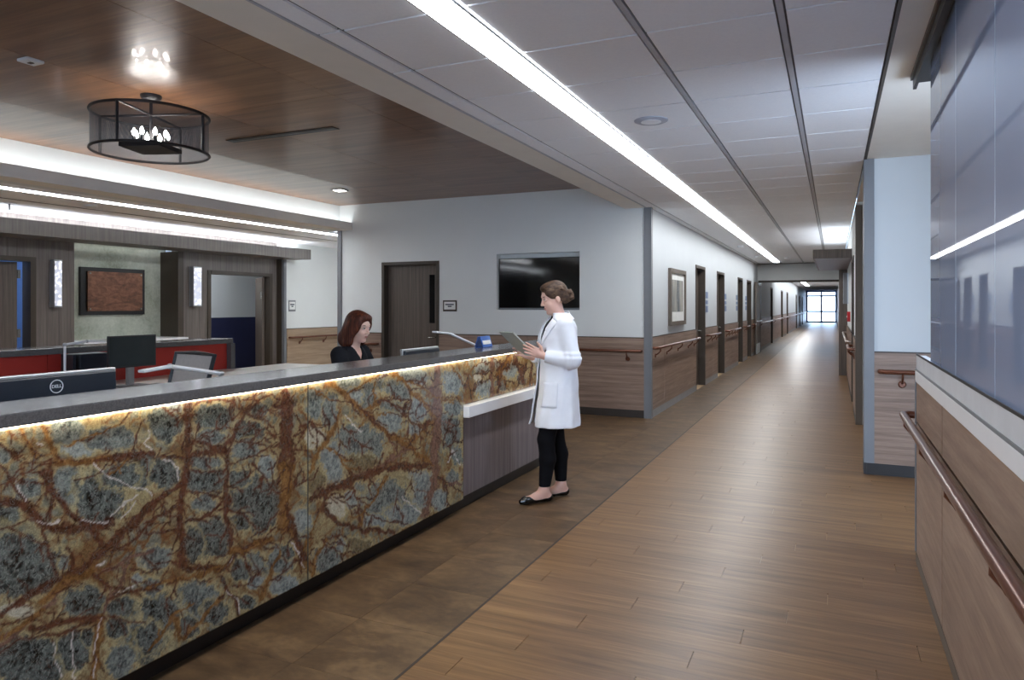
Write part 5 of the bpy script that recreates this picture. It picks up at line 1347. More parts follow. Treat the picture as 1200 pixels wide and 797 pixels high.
# ================================================================== PEOPLE (smooth-blended volumes turned into one continuous surface)
class Field:
    def __init__(s, lo, hi, h):
        s.lo = np.array(lo, float); s.h = h
        n = np.ceil((np.array(hi) - s.lo) / h).astype(int) + 1
        s.ax = [s.lo[i] + np.arange(n[i]) * h for i in range(3)]
        s.f = np.full(n, 1.0, np.float32)
    def sub(s, lo, hi):
        sl = []
        for i in range(3):
            a = int(max(0, math.floor((lo[i] - s.lo[i]) / s.h))); b = int(min(len(s.ax[i]), math.ceil((hi[i] - s.lo[i]) / s.h) + 1))
            sl.append(slice(a, max(a, b)))
        sl = tuple(sl)
        g = np.meshgrid(s.ax[0][sl[0]], s.ax[1][sl[1]], s.ax[2][sl[2]], indexing='ij', sparse=True)
        return sl, g
    def smin(s, sl, d, k):
        f = s.f[sl]
        if k <= 0: s.f[sl] = np.minimum(f, d); return
        hh = np.clip(0.5 + 0.5 * (f - d) / k, 0, 1)
        s.f[sl] = f * (1 - hh) + d * hh - k * hh * (1 - hh)
    def cone(s, p0, r0, p1, r1, k=0.015):
        p0, p1 = np.array(p0, float), np.array(p1, float)
        m = max(r0, r1) + k * 2 + 2 * s.h
        sl, g = s.sub(np.minimum(p0, p1) - m, np.maximum(p0, p1) + m)
        if min(s.f[sl].shape) == 0: return s
        v = p1 - p0; L2 = v.dot(v) + 1e-12
        t = np.clip(((g[0] - p0[0]) * v[0] + (g[1] - p0[1]) * v[1] + (g[2] - p0[2]) * v[2]) / L2, 0, 1)
        d = np.sqrt((g[0] - p0[0] - t * v[0]) ** 2 + (g[1] - p0[1] - t * v[1]) ** 2 + (g[2] - p0[2] - t * v[2]) ** 2) - (r0 + (r1 - r0) * t)
        s.smin(sl, d, k); return s
    def chain(s, pts, rs, k=0.012):
        for i in range(len(pts) - 1): s.cone(pts[i], rs[i], pts[i + 1], rs[i + 1], k)
        return s
    def elld(s, c, r, R, g):
        c = np.array(c, float)
        dx, dy, dz = g[0] - c[0], g[1] - c[1], g[2] - c[2]
        if R is None: a, b, e = dx / r[0], dy / r[1], dz / r[2]
        else:
            a = (dx * R[0][0] + dy * R[1][0] + dz * R[2][0]) / r[0]; b = (dx * R[0][1] + dy * R[1][1] + dz * R[2][1]) / r[1]; e = (dx * R[0][2] + dy * R[1][2] + dz * R[2][2]) / r[2]
        q = np.sqrt(a * a + b * b + e * e)
        return (q - 1) * min(r)
    def ell(s, c, r, R=None, k=0.015):
        m = max(r) + 2 * k + 2 * s.h
        sl, g = s.sub(np.array(c) - m, np.array(c) + m)
        if min(s.f[sl].shape) == 0: return s
        s.smin(sl, s.elld(c, r, R, g), k); return s
    def cut_ell(s, c, r, R=None, k=0.008):
        m = max(r) + 2 * k + 2 * s.h
        sl, g = s.sub(np.array(c) - m, np.array(c) + m)
        if min(s.f[sl].shape) == 0: return s
        s.carve(sl, s.elld(c, r, R, g), k); return s
    def carve(s, sl, d, k=0.004):
        f = -s.f[sl]
        hh = np.clip(0.5 + 0.5 * (f - d) / max(k, 1e-6), 0, 1)
        s.f[sl] = -(f * (1 - hh) + d * hh - k * hh * (1 - hh))
    def all(s):
        return tuple(slice(0, n) for n in s.f.shape), np.meshgrid(*s.ax, indexing='ij', sparse=True)
    def keep(s, d):   # intersect with d<0
        s.f = np.maximum(s.f, d.astype(np.float32)); return s
    def mesh(s):
        f = s.f
        f[0], f[-1] = 1, 1; f[:, 0], f[:, -1] = 1, 1; f[:, :, 0], f[:, :, -1] = 1, 1
        neg = f < 0
        nx, ny, nz = f.shape
        corner = [(0,0,0),(1,0,0),(0,1,0),(1,1,0),(0,0,1),(1,0,1),(0,1,1),(1,1,1)]
        cs = [neg[a:nx - 1 + a, b:ny - 1 + b, c:nz - 1 + c] for a, b, c in corner]
        cnt = sum(c.astype(np.int8) for c in cs)
        act = (cnt > 0) & (cnt < 8)
        I = np.argwhere(act)
        idx = -np.ones(act.shape, np.int32); idx[act] = np.arange(len(I))
        acc = np.zeros((len(I), 3)); num = np.zeros(len(I))
        for e0 in range(8):
            for ax in range(3):
                if corner[e0][ax]: continue
                e1 = list(corner[e0]); e1[ax] = 1
                a = f[I[:, 0] + corner[e0][0], I[:, 1] + corner[e0][1], I[:, 2] + corner[e0][2]]
                b = f[I[:, 0] + e1[0], I[:, 1] + e1[1], I[:, 2] + e1[2]]
                m = (a < 0) != (b < 0)
                t = np.where(m, a / np.where(m, a - b, 1), 0)
                p = np.array(corner[e0], float)[None].repeat(len(I), 0); p[:, ax] += t
                acc += p * m[:, None]; num += m
        V = (I + acc / num[:, None]) * s.h + s.lo
        faces = []
        for ax in range(3):
            sl0 = [slice(1, -1)] * 3; sl0[ax] = slice(0, -1)
            sl1 = [slice(1, -1)] * 3; sl1[ax] = slice(1, None)
            a, b = neg[tuple(sl0)], neg[tuple(sl1)]
            for pol in (0, 1):
                E = np.argwhere((a & ~b) if pol == 0 else (~a & b))
                if not len(E): continue
                o = np.array([1, 1, 1]); o[ax] = 0
                E = E + o
                u, v = (ax + 1) % 3, (ax + 2) % 3
                def cell(du, dv):
                    c = E.copy(); c[:, u] -= du; c[:, v] -= dv
                    return idx[c[:, 0], c[:, 1], c[:, 2]]
                q = np.stack([cell(1, 1), cell(0, 1), cell(0, 0), cell(1, 0)], 1)
                if pol: q = q[:, ::-1]
                faces.append(q)
        return V, np.concatenate(faces)
    def build(s, name, mat, parent, smooth_it=2):
        V, Fc = s.mesh()
        me = bpy.data.meshes.new(name)
        me.vertices.add(len(V)); me.vertices.foreach_set('co', V.astype(np.float32).ravel())
        me.loops.add(Fc.size); me.loops.foreach_set('vertex_index', Fc.astype(np.int32).ravel())
        me.polygons.add(len(Fc)); me.polygons.foreach_set('loop_start', np.arange(0, Fc.size, 4, dtype=np.int32))
        me.update(calc_edges=True)
        me.polygons.foreach_set('use_smooth', [True] * len(me.polygons))
        me.materials.append(MATS[mat])
        o = bpy.data.objects.new(name, me); COL.objects.link(o); o.parent = parent
        if smooth_it:
            md = o.modifiers.new('smooth', 'SMOOTH'); md.factor = 0.5; md.iterations = smooth_it
        return o
def rot(yaw=0, pitch=0, roll=0):
    """yaw about z, pitch: positive looks down (about y), roll about x"""
    return np.array(Matrix.Rotation(yaw, 3, 'Z') @ Matrix.Rotation(pitch, 3, 'Y') @ Matrix.Rotation(roll, 3, 'X'))
def head_prims(fd, c, R, s=1.0):
    c = np.array(c)
    T = lambda p: c + R @ (np.array(p) * s)
    fd.ell(T((-0.012, 0, 0.035)), (0.094 * s, 0.074 * s, 0.086 * s), R, 0.01)       # skull
    fd.ell(T((0.024, 0, -0.025)), (0.062 * s, 0.058 * s, 0.080 * s), R, 0.02)       # face
    fd.ell(T((0.02, 0, -0.062)), (0.055 * s, 0.048 * s, 0.042 * s), R, 0.02)        # jaw
    fd.ell(T((0.066, 0, -0.094)), (0.020 * s, 0.022 * s, 0.017 * s), R, 0.018)      # chin
    fd.ell(T((0.068, 0, 0.035)), (0.018 * s, 0.045 * s, 0.014 * s), R, 0.016)       # brow
    for sd in (-1, 1):
        fd.ell(T((0.060, sd * 0.036, -0.028)), (0.022 * s, 0.022 * s, 0.020 * s), R, 0.016)  # cheeks
        fd.cut_ell(T((0.094, sd * 0.033, 0.012)), (0.018 * s, 0.018 * s, 0.011 * s), R, 0.010)  # sockets
        fd.ell(T((0.072, sd * 0.033, 0.012)), (0.0135 * s, 0.015 * s, 0.012 * s), R, 0.004)   # lids
        fd.ell(T((-0.012, sd * 0.073, -0.008)), (0.018 * s, 0.009 * s, 0.030 * s), R, 0.006)  # ears
    fd.cone(T((0.083, 0, 0.016)), 0.0075 * s, T((0.104, 0, -0.022)), 0.0105 * s, 0.008)       # nose
    for sd in (-1, 1): fd.ell(T((0.094, sd * 0.011, -0.027)), (0.010 * s, 0.008 * s, 0.007 * s), R, 0.005)
    fd.ell(T((0.083, 0, -0.052)), (0.012 * s, 0.022 * s, 0.0065 * s), R, 0.006)     # lips
    fd.ell(T((0.081, 0, -0.063)), (0.012 * s, 0.019 * s, 0.0065 * s), R, 0.006)
    return T
def face_parts(par, T, R, s, hairmat):
    """eyes, brows and lips as small pieces"""
    def em(c, r, name, mat, pr):
        m = MB().ell((0, 0, 0), r)
        m.v = [tuple(np.array(c) + R @ np.array(v)) for v in m.v]
        o = m.build(name, mat, None, smooth=True, world=False); o.parent = pr; return o
    for sd in (-1, 1):
        e = em(T((0.0765, sd * 0.033, 0.0115)), (0.0098 * s, 0.0125 * s, 0.0062 * s), 'eye', 'eye_white', par)
        em(T((0.0820, sd * 0.034, 0.0110)), (0.0052 * s, 0.0062 * s, 0.0058 * s), 'iris', 'eye_dark', e)
        em(T((0.0795, sd * 0.034, 0.0175)), (0.0085 * s, 0.0155 * s, 0.0024 * s), 'eyelash', 'eye_dark', par)
        em(T((0.0795, sd * 0.034, 0.0345)), (0.0075 * s, 0.019 * s, 0.0035 * s), 'eyebrow', hairmat, par)
    em(T((0.0870, 0, -0.0525)), (0.0095 * s, 0.0195 * s, 0.0050 * s), 'lip', 'lip', par)
    em(T((0.0855, 0, -0.0615)), (0.0095 * s, 0.0170 * s, 0.0055 * s), 'lip', 'lip', par)
def hand_prims(fd, w, f, t, curl, s=1.0, spread=0.0, thumb=0.6, side=1):
    """w wrist, f towards the fingers, t towards the thumb; curl per finger in radians per joint"""
    w, f, t = np.array(w, float), np.array(f, float), np.array(t, float)
    f = f / np.linalg.norm(f); t = t - f * t.dot(f); t = t / np.linalg.norm(t)
    n = np.cross(f, t) * side
    Rm = np.stack([f, t, n], 1)
    fd.ell(w + f * 0.048 * s, (0.052 * s, 0.040 * s, 0.016 * s), Rm, 0.010)
    fd.cone(w - f * 0.01, 0.024 * s, w + f * 0.03 * s, 0.024 * s, 0.012)
    L = [(0.042, 0.025, 0.020), (0.046, 0.029, 0.021), (0.043, 0.027, 0.020), (0.034, 0.021, 0.018)]
    for i in range(4):
        b = w + f * (0.083 - 0.004 * abs(i - 1)) * s + t * (0.029 - 0.0195 * i) * s
        d = f + t * spread * (1.5 - i)
        d = d / np.linalg.norm(d); a = 0.0
        pts = [b - f * 0.02 * s, b]
        for j in range(3):
            a += curl[i] * (0.8 if j == 0 else 1.0)
            dd = d * math.cos(a) + n * math.sin(a)
            pts.append(pts[-1] + dd * L[i][j] * s)
        fd.chain(pts, [0.0095 * s, 0.0092 * s, 0.0084 * s, 0.0076 * s, 0.0066 * s], 0.003)
    b = w + f * 0.02 * s + t * 0.026 * s
    d1 = f * 0.55 + t * 0.75 + n * 0.25; d1 /= np.linalg.norm(d1)
    d2 = f * 0.95 + t * (0.9 - thumb) + n * 0.35; d2 /= np.linalg.norm(d2)
    p1 = b + d1 * 0.036 * s; p2 = p1 + d2 * 0.030 * s; p3 = p2 + d2 * 0.024 * s
    fd.chain([b, p1, p2, p3], [0.014 * s, 0.0115 * s, 0.0098 * s, 0.008 * s], 0.005)
def loft_d(g, zs, cx, cy, a, b, fold=None):
    z = g[2]
    CXv, CYv = np.interp(z, zs, cx), np.interp(z, zs, cy)
    Av, Bv = np.interp(z, zs, a), np.interp(z, zs, b)
    dx, dy = g[0] - CXv, g[1] - CYv
    if fold is not None:
        th = np.arctan2(dy / Bv, dx / Av)
        m = 1 + fold(th, z)
        Av, Bv = Av * m, Bv * m
    q = np.sqrt((dx / Av) ** 2 + (dy / Bv) ** 2)
    return (q - 1) * np.minimum(Av, Bv)
def hip_ankle(fd, pts, rs):
    fd.chain(pts, rs, 0.02)

# ---------------------------------------------------------------- standing woman in a white coat
WO = (-1.99, 4.97, 0.0); WR = math.radians(216)
wom = thing('person', WO, 'standing woman in long white coat and black leggings holding a clipboard', 'person', rz=WR)
wl = Matrix.Rotation(-WR, 3, 'Z')
def loc_w(p): return np.array(wl @ (Vector((p[0], p[1], p[2] if len(p) > 2 else 0)) - Vector(WO)))
LA, RA = np.array((0.015, 0.055, 0.085)), np.array((-0.155, -0.085, 0.085))
HR = rot(0.0, math.radians(17)); HC = (-0.075, 0, 1.520)
def arms_w(fd, add=0.0, k=0.015, to_wrist=True):
    for sh, el, wr in (((-0.125, 0.150, 1.325), (-0.165, 0.200, 1.060), (0.035, 0.135, 1.095)), ((-0.125, -0.150, 1.325), (-0.165, -0.205, 1.065), (0.075, -0.115, 1.075))):
        fd.chain([sh, el], [0.046 + add, 0.040 + add], k); fd.cone(el, 0.040 + add, wr, 0.026 + add * 0.8, k)
def legs_w(fd, add=0.0):
    for hp, kn, an in (((-0.075, 0.085, 0.86), (0.005, 0.075, 0.47), LA), ((-0.105, -0.085, 0.86), (-0.115, -0.095, 0.47), RA)):
        kn = np.array(kn); an = np.array(an)
        cf = kn * 0.62 + an * 0.38 + np.array((-0.018, 0, 0))
        fd.chain([hp, kn, cf, an], [0.088 + add, 0.056 + add, 0.054 + add, 0.034 + add], 0.02)
bf = Field((-0.36, -0.33, 0.0), (0.30, 0.33, 1.69), 0.0045)
bf.ell((-0.115, 0, 1.235), (0.085, 0.135, 0.17), None, 0.03).ell((-0.11, 0, 1.04), (0.080, 0.112, 0.13), None, 0.03).ell((-0.10, 0, 0.90), (0.10, 0.150, 0.12), None, 0.03)
bf.cone((-0.125, 0, 1.35), 0.052, (-0.092, 0, 1.46), 0.047, 0.02)
arms_w(bf); legs_w(bf)
TW = head_prims(bf, HC, HR, 1.0)
FD = math.radians(12)
def foot_pts(A): 
    d = np.array((math.cos(FD), math.sin(FD), 0.0))
    return [A * (1, 1, 0) + d * -0.035 + (0, 0, 0.034), A * (1, 1, 0) + d * 0.07 + (0, 0, 0.040), A * (1, 1, 0) + d * 0.155 + (0, 0, 0.024), A * (1, 1, 0) + d * 0.185 + (0, 0, 0.020)]
for A in (LA, RA):
    bf.chain(foot_pts(A), [0.029, 0.030, 0.029, 0.016], 0.012); bf.cone(A, 0.034, foot_pts(A)[0], 0.028, 0.02); bf.cone(A, 0.034, foot_pts(A)[1], 0.026, 0.025)
hand_prims(bf, (0.045, 0.131, 1.098), (0.86, -0.16, 0.42), (-0.40, 0.12, 0.90), (0.12, 0.16, 0.2, 0.26), 0.94, 0.05, 0.45, side=-1)
hand_prims(bf, (0.070, -0.115, 1.074), (0.88, 0.16, 0.42), (-0.35, -0.3, 0.88), (0.3, 0.36, 0.4, 0.45), 0.94, 0.05, 0.45, side=1)
sl, g = bf.all()
bf.keep(0.004 - g[2] + 0 * g[0] + 0 * g[1])
body_w = bf.build('body', 'skin_fair', wom)
face_parts(wom, TW, HR, 1.0, 'hair_brown')
lg = Field((-0.30, -0.24, 0.08), (0.16, 0.24, 0.98), 0.0055)
legs_w(lg, 0.007); lg.ell((-0.10, 0, 0.90), (0.108, 0.158, 0.12), None, 0.03)
sl, g = lg.all(); lg.keep(np.maximum(0.118 - g[2], g[2] - 0.95) + 0 * g[0] + 0 * g[1])
lg.build('leggings', 'legging_black', wom)
for A in (LA, RA):
    fp = foot_pts(A)
    sf = Field(A + (-0.10, -0.08, -0.085), A + (0.25, 0.12, 0.02), 0.004)
    sf.chain(fp, [0.034, 0.035, 0.034, 0.021], 0.012)
    d = np.array((math.cos(FD), math.sin(FD), 0.0))
    sl, g = sf.all()
    along = (g[0] - A[0]) * d[0] + (g[1] - A[1]) * d[1] + 0 * g[2]
    top = np.interp(along, [-0.08, -0.055, -0.02, 0.05, 0.095, 0.125, 0.25], [0.062, 0.060, 0.036, 0.028, 0.032, 0.055, 0.06])
    sf.keep(np.maximum(g[2] - top, 0.0005 - g[2]))
    sf.build('shoe', 'patent_black', wom, 1)
# dark shirt under the coat
st = Field((-0.30, -0.2, 0.85), (0.06, 0.2, 1.45), 0.006)
zs_t = [0.85, 1.0, 1.15, 1.25, 1.33, 1.37, 1.40]
sl, g = st.all()
st.f = np.maximum(loft_d(g, zs_t, [-0.09, -0.10, -0.10, -0.11, -0.12, -0.12, -0.12], [0] * 7, [0.125, 0.122, 0.122, 0.115, 0.09, 0.065, 0.058], [0.155, 0.145, 0.15, 0.15, 0.13, 0.085, 0.060]), np.maximum(0.88 - g[2], g[2] - 1.395)).astype(np.float32)
st.build('shirt', 'shirt_black', wom)
# coat
zs_c = [0.50, 0.57, 0.70, 0.85, 1.00, 1.12, 1.22, 1.30, 1.345, 1.375, 1.40, 1.42]
ccx = [-0.080, -0.082, -0.088, -0.098, -0.104, -0.106, -0.110, -0.118, -0.124, -0.124, -0.118, -0.115]
ca = [0.198, 0.192, 0.176, 0.160, 0.150, 0.144, 0.142, 0.128, 0.105, 0.084, 0.070, 0.066]
cb = [0.238, 0.230, 0.215, 0.196, 0.178, 0.176, 0.180, 0.176, 0.150, 0.112, 0.080, 0.074]
def fold(th, z):
    k = np.clip((1.05 - z) / 0.5, 0, 1)
    return k * (0.040 * np.cos(5 * th + 1.2 + 2 * z) + 0.026 * np.cos(9 * th + 3.1 - 3 * z) + 0.014 * np.cos(15 * th - 5 * z)) + 0.010 * np.cos(7 * th + 9 * z) + 0.010 * np.cos(26 * z + 3 * th) + 0.008 * np.cos(44 * z - 5 * th)
cf_ = Field((-0.38, -0.34, 0.54), (0.16, 0.34, 1.45), 0.0055)
sl, g = cf_.all()
cf_.f = loft_d(g, zs_c, ccx, [0] * 12, ca, cb, fold).astype(np.float32)
arms_f = [((-0.125, 0.150, 1.318), (-0.165, 0.200, 1.062), (0.028, 0.137, 1.092)), ((-0.125, -0.150, 1.318), (-0.165, -0.205, 1.066), (0.065, -0.118, 1.073))]
for sh, el, wr in arms_f:
    cf_.chain([sh, el], [0.064, 0.060], 0.03); cf_.cone(el, 0.060, wr, 0.044, 0.012)
    for t_ in (0.80, 0.93):   # sleeve creases near the elbow
        p = np.array(sh) * (1 - t_) + np.array(el) * t_
        cf_.ell(p, (0.060, 0.060, 0.013), None, 0.016)
    for t_ in (0.12, 0.3):
        p = np.array(el) * (1 - t_) + np.array(wr) * t_
        cf_.ell(p, (0.016, 0.058, 0.060), None, 0.012)
inner = loft_d(g, zs_c, ccx, [0] * 12, [x - 0.016 for x in ca], [x - 0.016 for x in cb], fold)
cf_.carve(sl, inner, 0.003)
for sh, el, wr in arms_f:   # open cuffs
    wr = np.array(wr); e_ = np.array(el); dv = (wr - e_) / np.linalg.norm(wr - e_)
    s2, g2 = cf_.sub(wr - 0.09, wr + 0.09)
    tt = (g2[0] - wr[0]) * dv[0] + (g2[1] - wr[1]) * dv[1] + (g2[2] - wr[2]) * dv[2]
    rad = np.sqrt(np.maximum((g2[0] - wr[0]) ** 2 + (g2[1] - wr[1]) ** 2 + (g2[2] - wr[2]) ** 2 - tt ** 2, 0))
    cf_.f[s2] = np.where((rad < 0.075) & (tt > 0.0), np.maximum(cf_.f[s2], tt), cf_.f[s2])
    cf_.carve(s2, np.maximum(rad - 0.033, -0.03 - tt), 0.002)
# open front: gap widens downwards, V at the neck
gap = np.interp(g[2], [0.5, 0.8, 1.05, 1.2, 1.30, 1.36, 1.42], [0.075, 0.05, 0.032, 0.035, 0.055, 0.060, 0.055])
cf_.keep(-np.maximum(np.abs(g[1] + 0.005) - gap, -(g[0] + 0.06)) )
cf_.keep(np.maximum(0.562 + 0.006 * np.sin(8 * g[1]) - g[2], g[2] - 1.412 + 0 * g[0]))
coat = cf_.build('lab_coat', 'coat_white', wom)
def coat_patch(name, pts_uv, off=0.006, mat='coat_white', par=None, th=0.006, n=(10, 10)):
    """patch following the coat surface; pts_uv = bilinear corners (theta, z)"""
    m = MB(); (a, b, c, d) = [np.array(p) for p in pts_uv]
    for i in range(n[0] + 1):
        for j in range(n[1] + 1):
            u, v = i / n[0], j / n[1]
            t, z = (a * (1 - u) + b * u) * (1 - v) + (d * (1 - u) + c * u) * v
            fo = 1 + float(fold(np.float64(t), np.float64(z)))
            A_, B_, C_ = np.interp(z, zs_c, ca) * fo + off, np.interp(z, zs_c, cb) * fo + off, np.interp(z, zs_c, ccx)
            m.v.append((C_ + A_ * math.cos(t), B_ * math.sin(t), z))
    for i in range(n[0]):
        for j in range(n[1]):
            k = i * (n[1] + 1) + j
            m.f.append((k, k + n[1] + 1, k + n[1] + 2, k + 1))
    o = m.build(name, mat, None, smooth=True, world=False); o.parent = par or wom
    md = o.modifiers.new('thickness', 'SOLIDIFY'); md.thickness = th; md.offset = 0
    return o
for sgn in (1, -1):
    coat_patch('lapel', [(sgn * 0.30, 1.17), (sgn * 0.34, 1.17), (sgn * 1.05, 1.35), (sgn * 0.62, 1.37)], 0.008)
    coat_patch('collar', [(sgn * 0.62, 1.372), (sgn * 1.02, 1.345), (sgn * 3.1, 1.368), (sgn * 3.1, 1.425)], 0.010)
    coat_patch('pocket', [(sgn * 0.62, 0.72), (sgn * 1.30, 0.72), (sgn * 1.30, 0.90), (sgn * 0.62, 0.90)], 0.004, th=0.004)
# hair: brown, swept back into a low bun
hf = Field((-0.24, -0.12, 1.38), (0.07, 0.12, 1.70), 0.004)
T = TW
hf.ell(T((-0.020, 0, 0.044)), (0.100, 0.083, 0.090), HR, 0.01)
hf.ell(T((0.028, 0.0, 0.098)), (0.052, 0.060, 0.028), HR, 0.02)
for sd in (-1, 1):
    hf.ell(T((0.015, sd * 0.056, 0.055)), (0.055, 0.026, 0.045), HR, 0.012)
    hf.ell(T((-0.055, sd * 0.055, -0.005)), (0.045, 0.026, 0.045), HR, 0.015)
hf.ell(T((-0.082, 0, -0.020)), (0.045, 0.052, 0.045), HR, 0.02)
hf.ell(T((-0.118, 0.008, -0.012)), (0.038, 0.044, 0.042), HR, 0.016)
for k in range(26):
    a_ = k * 2.4; q_ = 0.25 + 0.5 * ((k * 0.37) % 1)
    hf.ell(T((-0.118 + 0.032 * math.cos(a_) * q_ * 1.6, 0.008 + 0.044 * math.sin(a_), -0.012 + 0.036 * math.cos(a_ * 1.7))), (0.013, 0.010, 0.012), HR, 0.008)
for k in range(14):
    t_ = -0.9 + 1.8 * k / 13
    hf.cone(T((0.055, 0.055 * t_, 0.100 - 0.03 * t_ * t_)), 0.007, T((-0.06, 0.088 * t_, 0.105 - 0.06 * t_ * t_)), 0.007, 0.006)
    hf.cone(T((-0.06, 0.088 * t_, 0.105 - 0.06 * t_ * t_)), 0.007, T((-0.112, 0.04 * t_, 0.01)), 0.006, 0.006)
hf.cut_ell(T((0.068, 0, 0.002)), (0.070, 0.060, 0.066), HR, 0.012)
hf.cut_ell(T((0.02, 0.0, -0.06)), (0.075, 0.11, 0.062), HR, 0.012)
hf.build('hair', 'hair_brown', wom, 2)
# clipboard in her hands
tc = np.array((0.205, 0.0, 1.180)); CA = math.radians(19); tdir = np.array((0.70 * math.cos(CA), 0.70 * math.sin(CA), 0.62)); tdir /= np.linalg.norm(tdir); wdir = np.array((-math.sin(CA), math.cos(CA), 0))
cbw = wl.transposed() @ Vector(tc); cbw = cbw + Vector(WO)
cbo = thing('clipboard', tuple(cbw), 'pale clipboard held by the standing woman', 'clipboard', rz=WR)
def mkc(mb, name, mat):
    o = mb.build(name, mat, None, world=False); o.parent = cbo; return o
nrm = np.cross(tdir, wdir)
mkc(MB().obox((0, 0, 0), tdir, tuple(wdir), nrm, 0.135, 0.105, 0.004), 'board', 'clipboard_grey')
mkc(MB().obox(tuple(-nrm * 0.006 if nrm[2] < 0 else nrm * 0.006), tdir, tuple(wdir), nrm, 0.125, 0.097, 0.0015), 'paper_sheet', 'paper')
mkc(MB().obox(tuple(tdir * 0.118 + (nrm if nrm[2] > 0 else -nrm) * 0.010), tdir, tuple(wdir), nrm, 0.012, 0.04, 0.005), 'clip', 'silver')

# ---------------------------------------------------------------- seated woman in black scrubs
SX = -3.42
sy_, sz_ = on_x(421, 384, SX)
SO = (SX - 0.02, sy_, 0.0)
sit = thing('person', SO, 'seated woman with auburn hair in black scrubs behind the desk', 'person', rz=math.radians(2))
dz = sz_ - 1.262       # head centre height offset
Z = lambda z: z + dz
SR = rot(math.radians(-4), math.radians(12)); SC = (0.015, 0, Z(1.262))
sb = Field((-0.36, -0.36, 0.0), (0.62, 0.36, Z(1.43)), 0.0055)
sb.ell((-0.06, 0, Z(0.98)), (0.09, 0.14, 0.16), None, 0.03).ell((-0.08, 0, Z(0.80)), (0.09, 0.12, 0.14), None, 0.03).ell((-0.09, 0, Z(0.66)), (0.12, 0.16, 0.11), None, 0.03)
sb.cone((-0.05, 0, Z(1.08)), 0.052, (-0.005, 0, Z(1.20)), 0.046, 0.02)
TS_ = head_prims(sb, SC, SR, 0.98)
def arms_s(fd, add=0.0, short=False):
    for s_ in (-1, 1):
        sh, el, wr = (-0.06, s_ * 0.155, Z(1.055)), (0.03, s_ * 0.215, Z(0.82)), (0.25, s_ * 0.13, 0.79)
        if short: fd.cone(sh, 0.046 + add, np.array(sh) * 0.35 + np.array(el) * 0.65, 0.044 + add, 0.02)
        else: fd.chain([sh, el, wr], [0.045 + add, 0.038 + add, 0.026 + add], 0.015)
arms_s(sb)
for s_ in (-1, 1):
    sb.chain([(-0.06, s_ * 0.09, Z(0.62)), (0.36, s_ * 0.11, Z(0.60)), (0.34, s_ * 0.11, 0.09)], [0.085, 0.058, 0.036], 0.02)
    sb.chain([(0.31, s_ * 0.11, 0.04), (0.50, s_ * 0.12, 0.03)], [0.034, 0.024], 0.012)
    hand_prims(sb, (0.25, s_ * 0.13, 0.792), (0.95, -s_ * 0.2, -0.12), (0, -s_ * 1.0, 0.1), (0.15, 0.18, 0.2, 0.25), 0.92, 0.05, 0.5, side=-s_ if True else 1)
sb.build('body', 'skin_pale', sit)
face_parts(sit, TS_, SR, 0.98, 'hair_auburn')
ss = Field((-0.34, -0.34, Z(0.50)), (0.20, 0.34, Z(1.20)), 0.006)
sl, g = ss.all()
zs_s = [Z(v) for v in (0.50, 0.64, 0.80, 0.95, 1.03, 1.08, 1.115, 1.14)]
ss.f = np.maximum(loft_d(g, zs_s, [-0.09, -0.09, -0.08, -0.065, -0.06, -0.055, -0.05, -0.045], [0] * 8, [0.15, 0.145, 0.125, 0.122, 0.108, 0.085, 0.062, 0.055], [0.19, 0.185, 0.16, 0.172, 0.165, 0.135, 0.085, 0.062], lambda th, z: 0.012 * np.cos(6 * th + 14 * z) + 0.010 * np.cos(3 * th - 22 * z)), g[2] - Z(1.125)).astype(np.float32)
arms_s(ss, 0.020, True)
vcut = np.interp(g[2], [Z(0.90), Z(0.99), Z(1.06), Z(1.13)], [-0.02, 0.0, 0.040, 0.062])
ss.keep(-np.maximum(np.abs(g[1]) - vcut, -(g[0] + 0.045)))
sl2, g2 = ss.sub((-0.3, -0.3, Z(1.05)), (0.2, 0.3, Z(1.2)))
ss.carve(sl2, np.sqrt((g2[0] + 0.03) ** 2 + g2[1] ** 2) - 0.060 + 0 * g2[2], 0.006)
ss.keep(Z(0.52) - g[2] + 0 * g[0] + 0 * g[1])
ss.build('scrub_top', 'scrub_black', sit)
sp_ = Field((-0.26, -0.24, 0.10), (0.46, 0.24, Z(0.80)), 0.007)
sp_.ell((-0.09, 0, Z(0.66)), (0.13, 0.17, 0.11), None, 0.03)
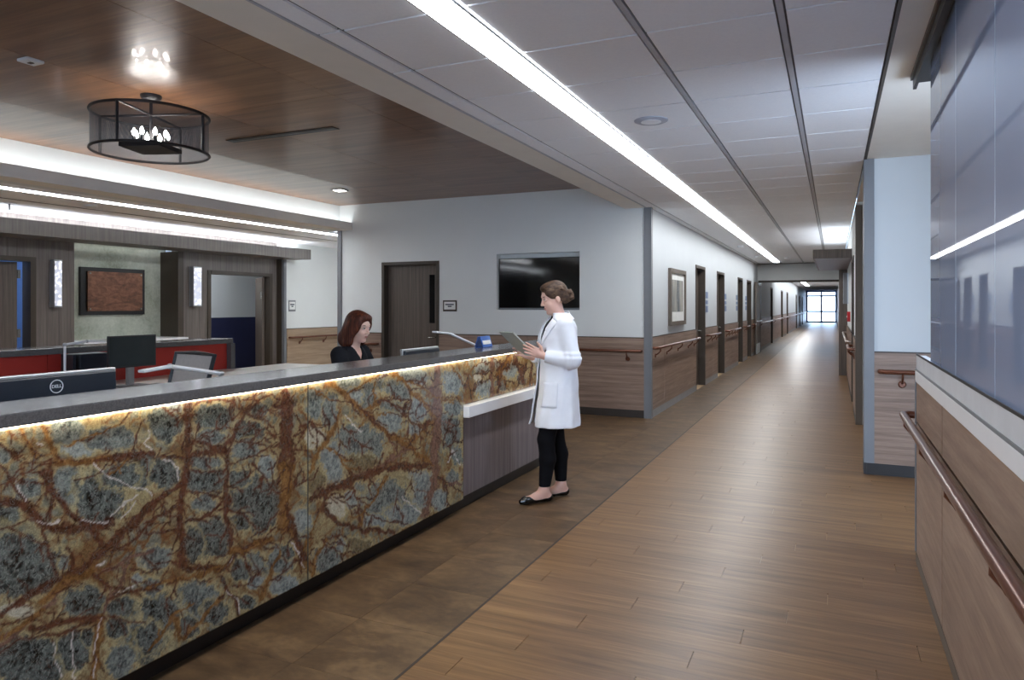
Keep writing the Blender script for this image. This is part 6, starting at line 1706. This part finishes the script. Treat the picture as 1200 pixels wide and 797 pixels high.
for s_ in (-1, 1):
    sp_.chain([(-0.06, s_ * 0.09, Z(0.62)), (0.36, s_ * 0.11, Z(0.60)), (0.34, s_ * 0.11, 0.10)], [0.095, 0.070, 0.062], 0.02)
sp_.build('scrub_trousers', 'scrub_black', sit)
for s_ in (-1, 1):
    f2 = Field((0.22, s_ * 0.11 - 0.09, -0.01), (0.60, s_ * 0.11 + 0.09, 0.13), 0.006)
    f2.chain([(0.31, s_ * 0.11, 0.045), (0.50, s_ * 0.12, 0.034)], [0.042, 0.033], 0.012)
    sl, g = f2.all(); f2.keep(0.001 - g[2] + 0 * g[0] + 0 * g[1])
    f2.build('shoe', 'black_plastic', sit, 1)
# shoulder-length wavy auburn hair
hh_ = Field((-0.20, -0.15, Z(1.03)), (0.14, 0.15, Z(1.44)), 0.004)
T = TS_
hh_.ell(T((-0.022, 0, 0.044)), (0.102, 0.088, 0.094), SR, 0.01)
hh_.ell(T((0.035, 0.012, 0.092)), (0.050, 0.062, 0.030), SR, 0.02)
for sd in (-1, 1):
    hh_.ell(T((0.020, sd * 0.068, 0.030)), (0.050, 0.022, 0.065), SR, 0.015)
    hh_.ell(T((-0.030, sd * 0.078, -0.050)), (0.058, 0.026, 0.085), SR, 0.02)
    for k, (xx, zz, r_) in enumerate(((-0.005, -0.115, 0.028), (-0.045, -0.135, 0.032), (-0.085, -0.125, 0.034), (-0.115, -0.095, 0.030))):
        hh_.ell(T((xx, sd * (0.080 - 0.008 * k), zz)), (r_, r_ * 0.8, r_ * 1.35), SR, 0.012)
hh_.ell(T((-0.085, 0, -0.045)), (0.050, 0.082, 0.105), SR, 0.02)
for k in range(5):
    hh_.ell(T((-0.125 + 0.01 * abs(k - 2), (k - 2) * 0.032, -0.115)), (0.030, 0.022, 0.040), SR, 0.010)
hh_.cut_ell(T((0.075, 0, -0.005)), (0.070, 0.058, 0.072), SR, 0.010)
hh_.cut_ell(T((0.075, 0, -0.09)), (0.085, 0.062, 0.070), SR, 0.010)
hh_.build('hair', 'hair_auburn', sit, 1)
task_chair((SO[0] - 0.03, SO[1], 0), math.radians(2), 'task chair under the seated woman', Z(0.55), 0.20, 0.12, Z(0.62))
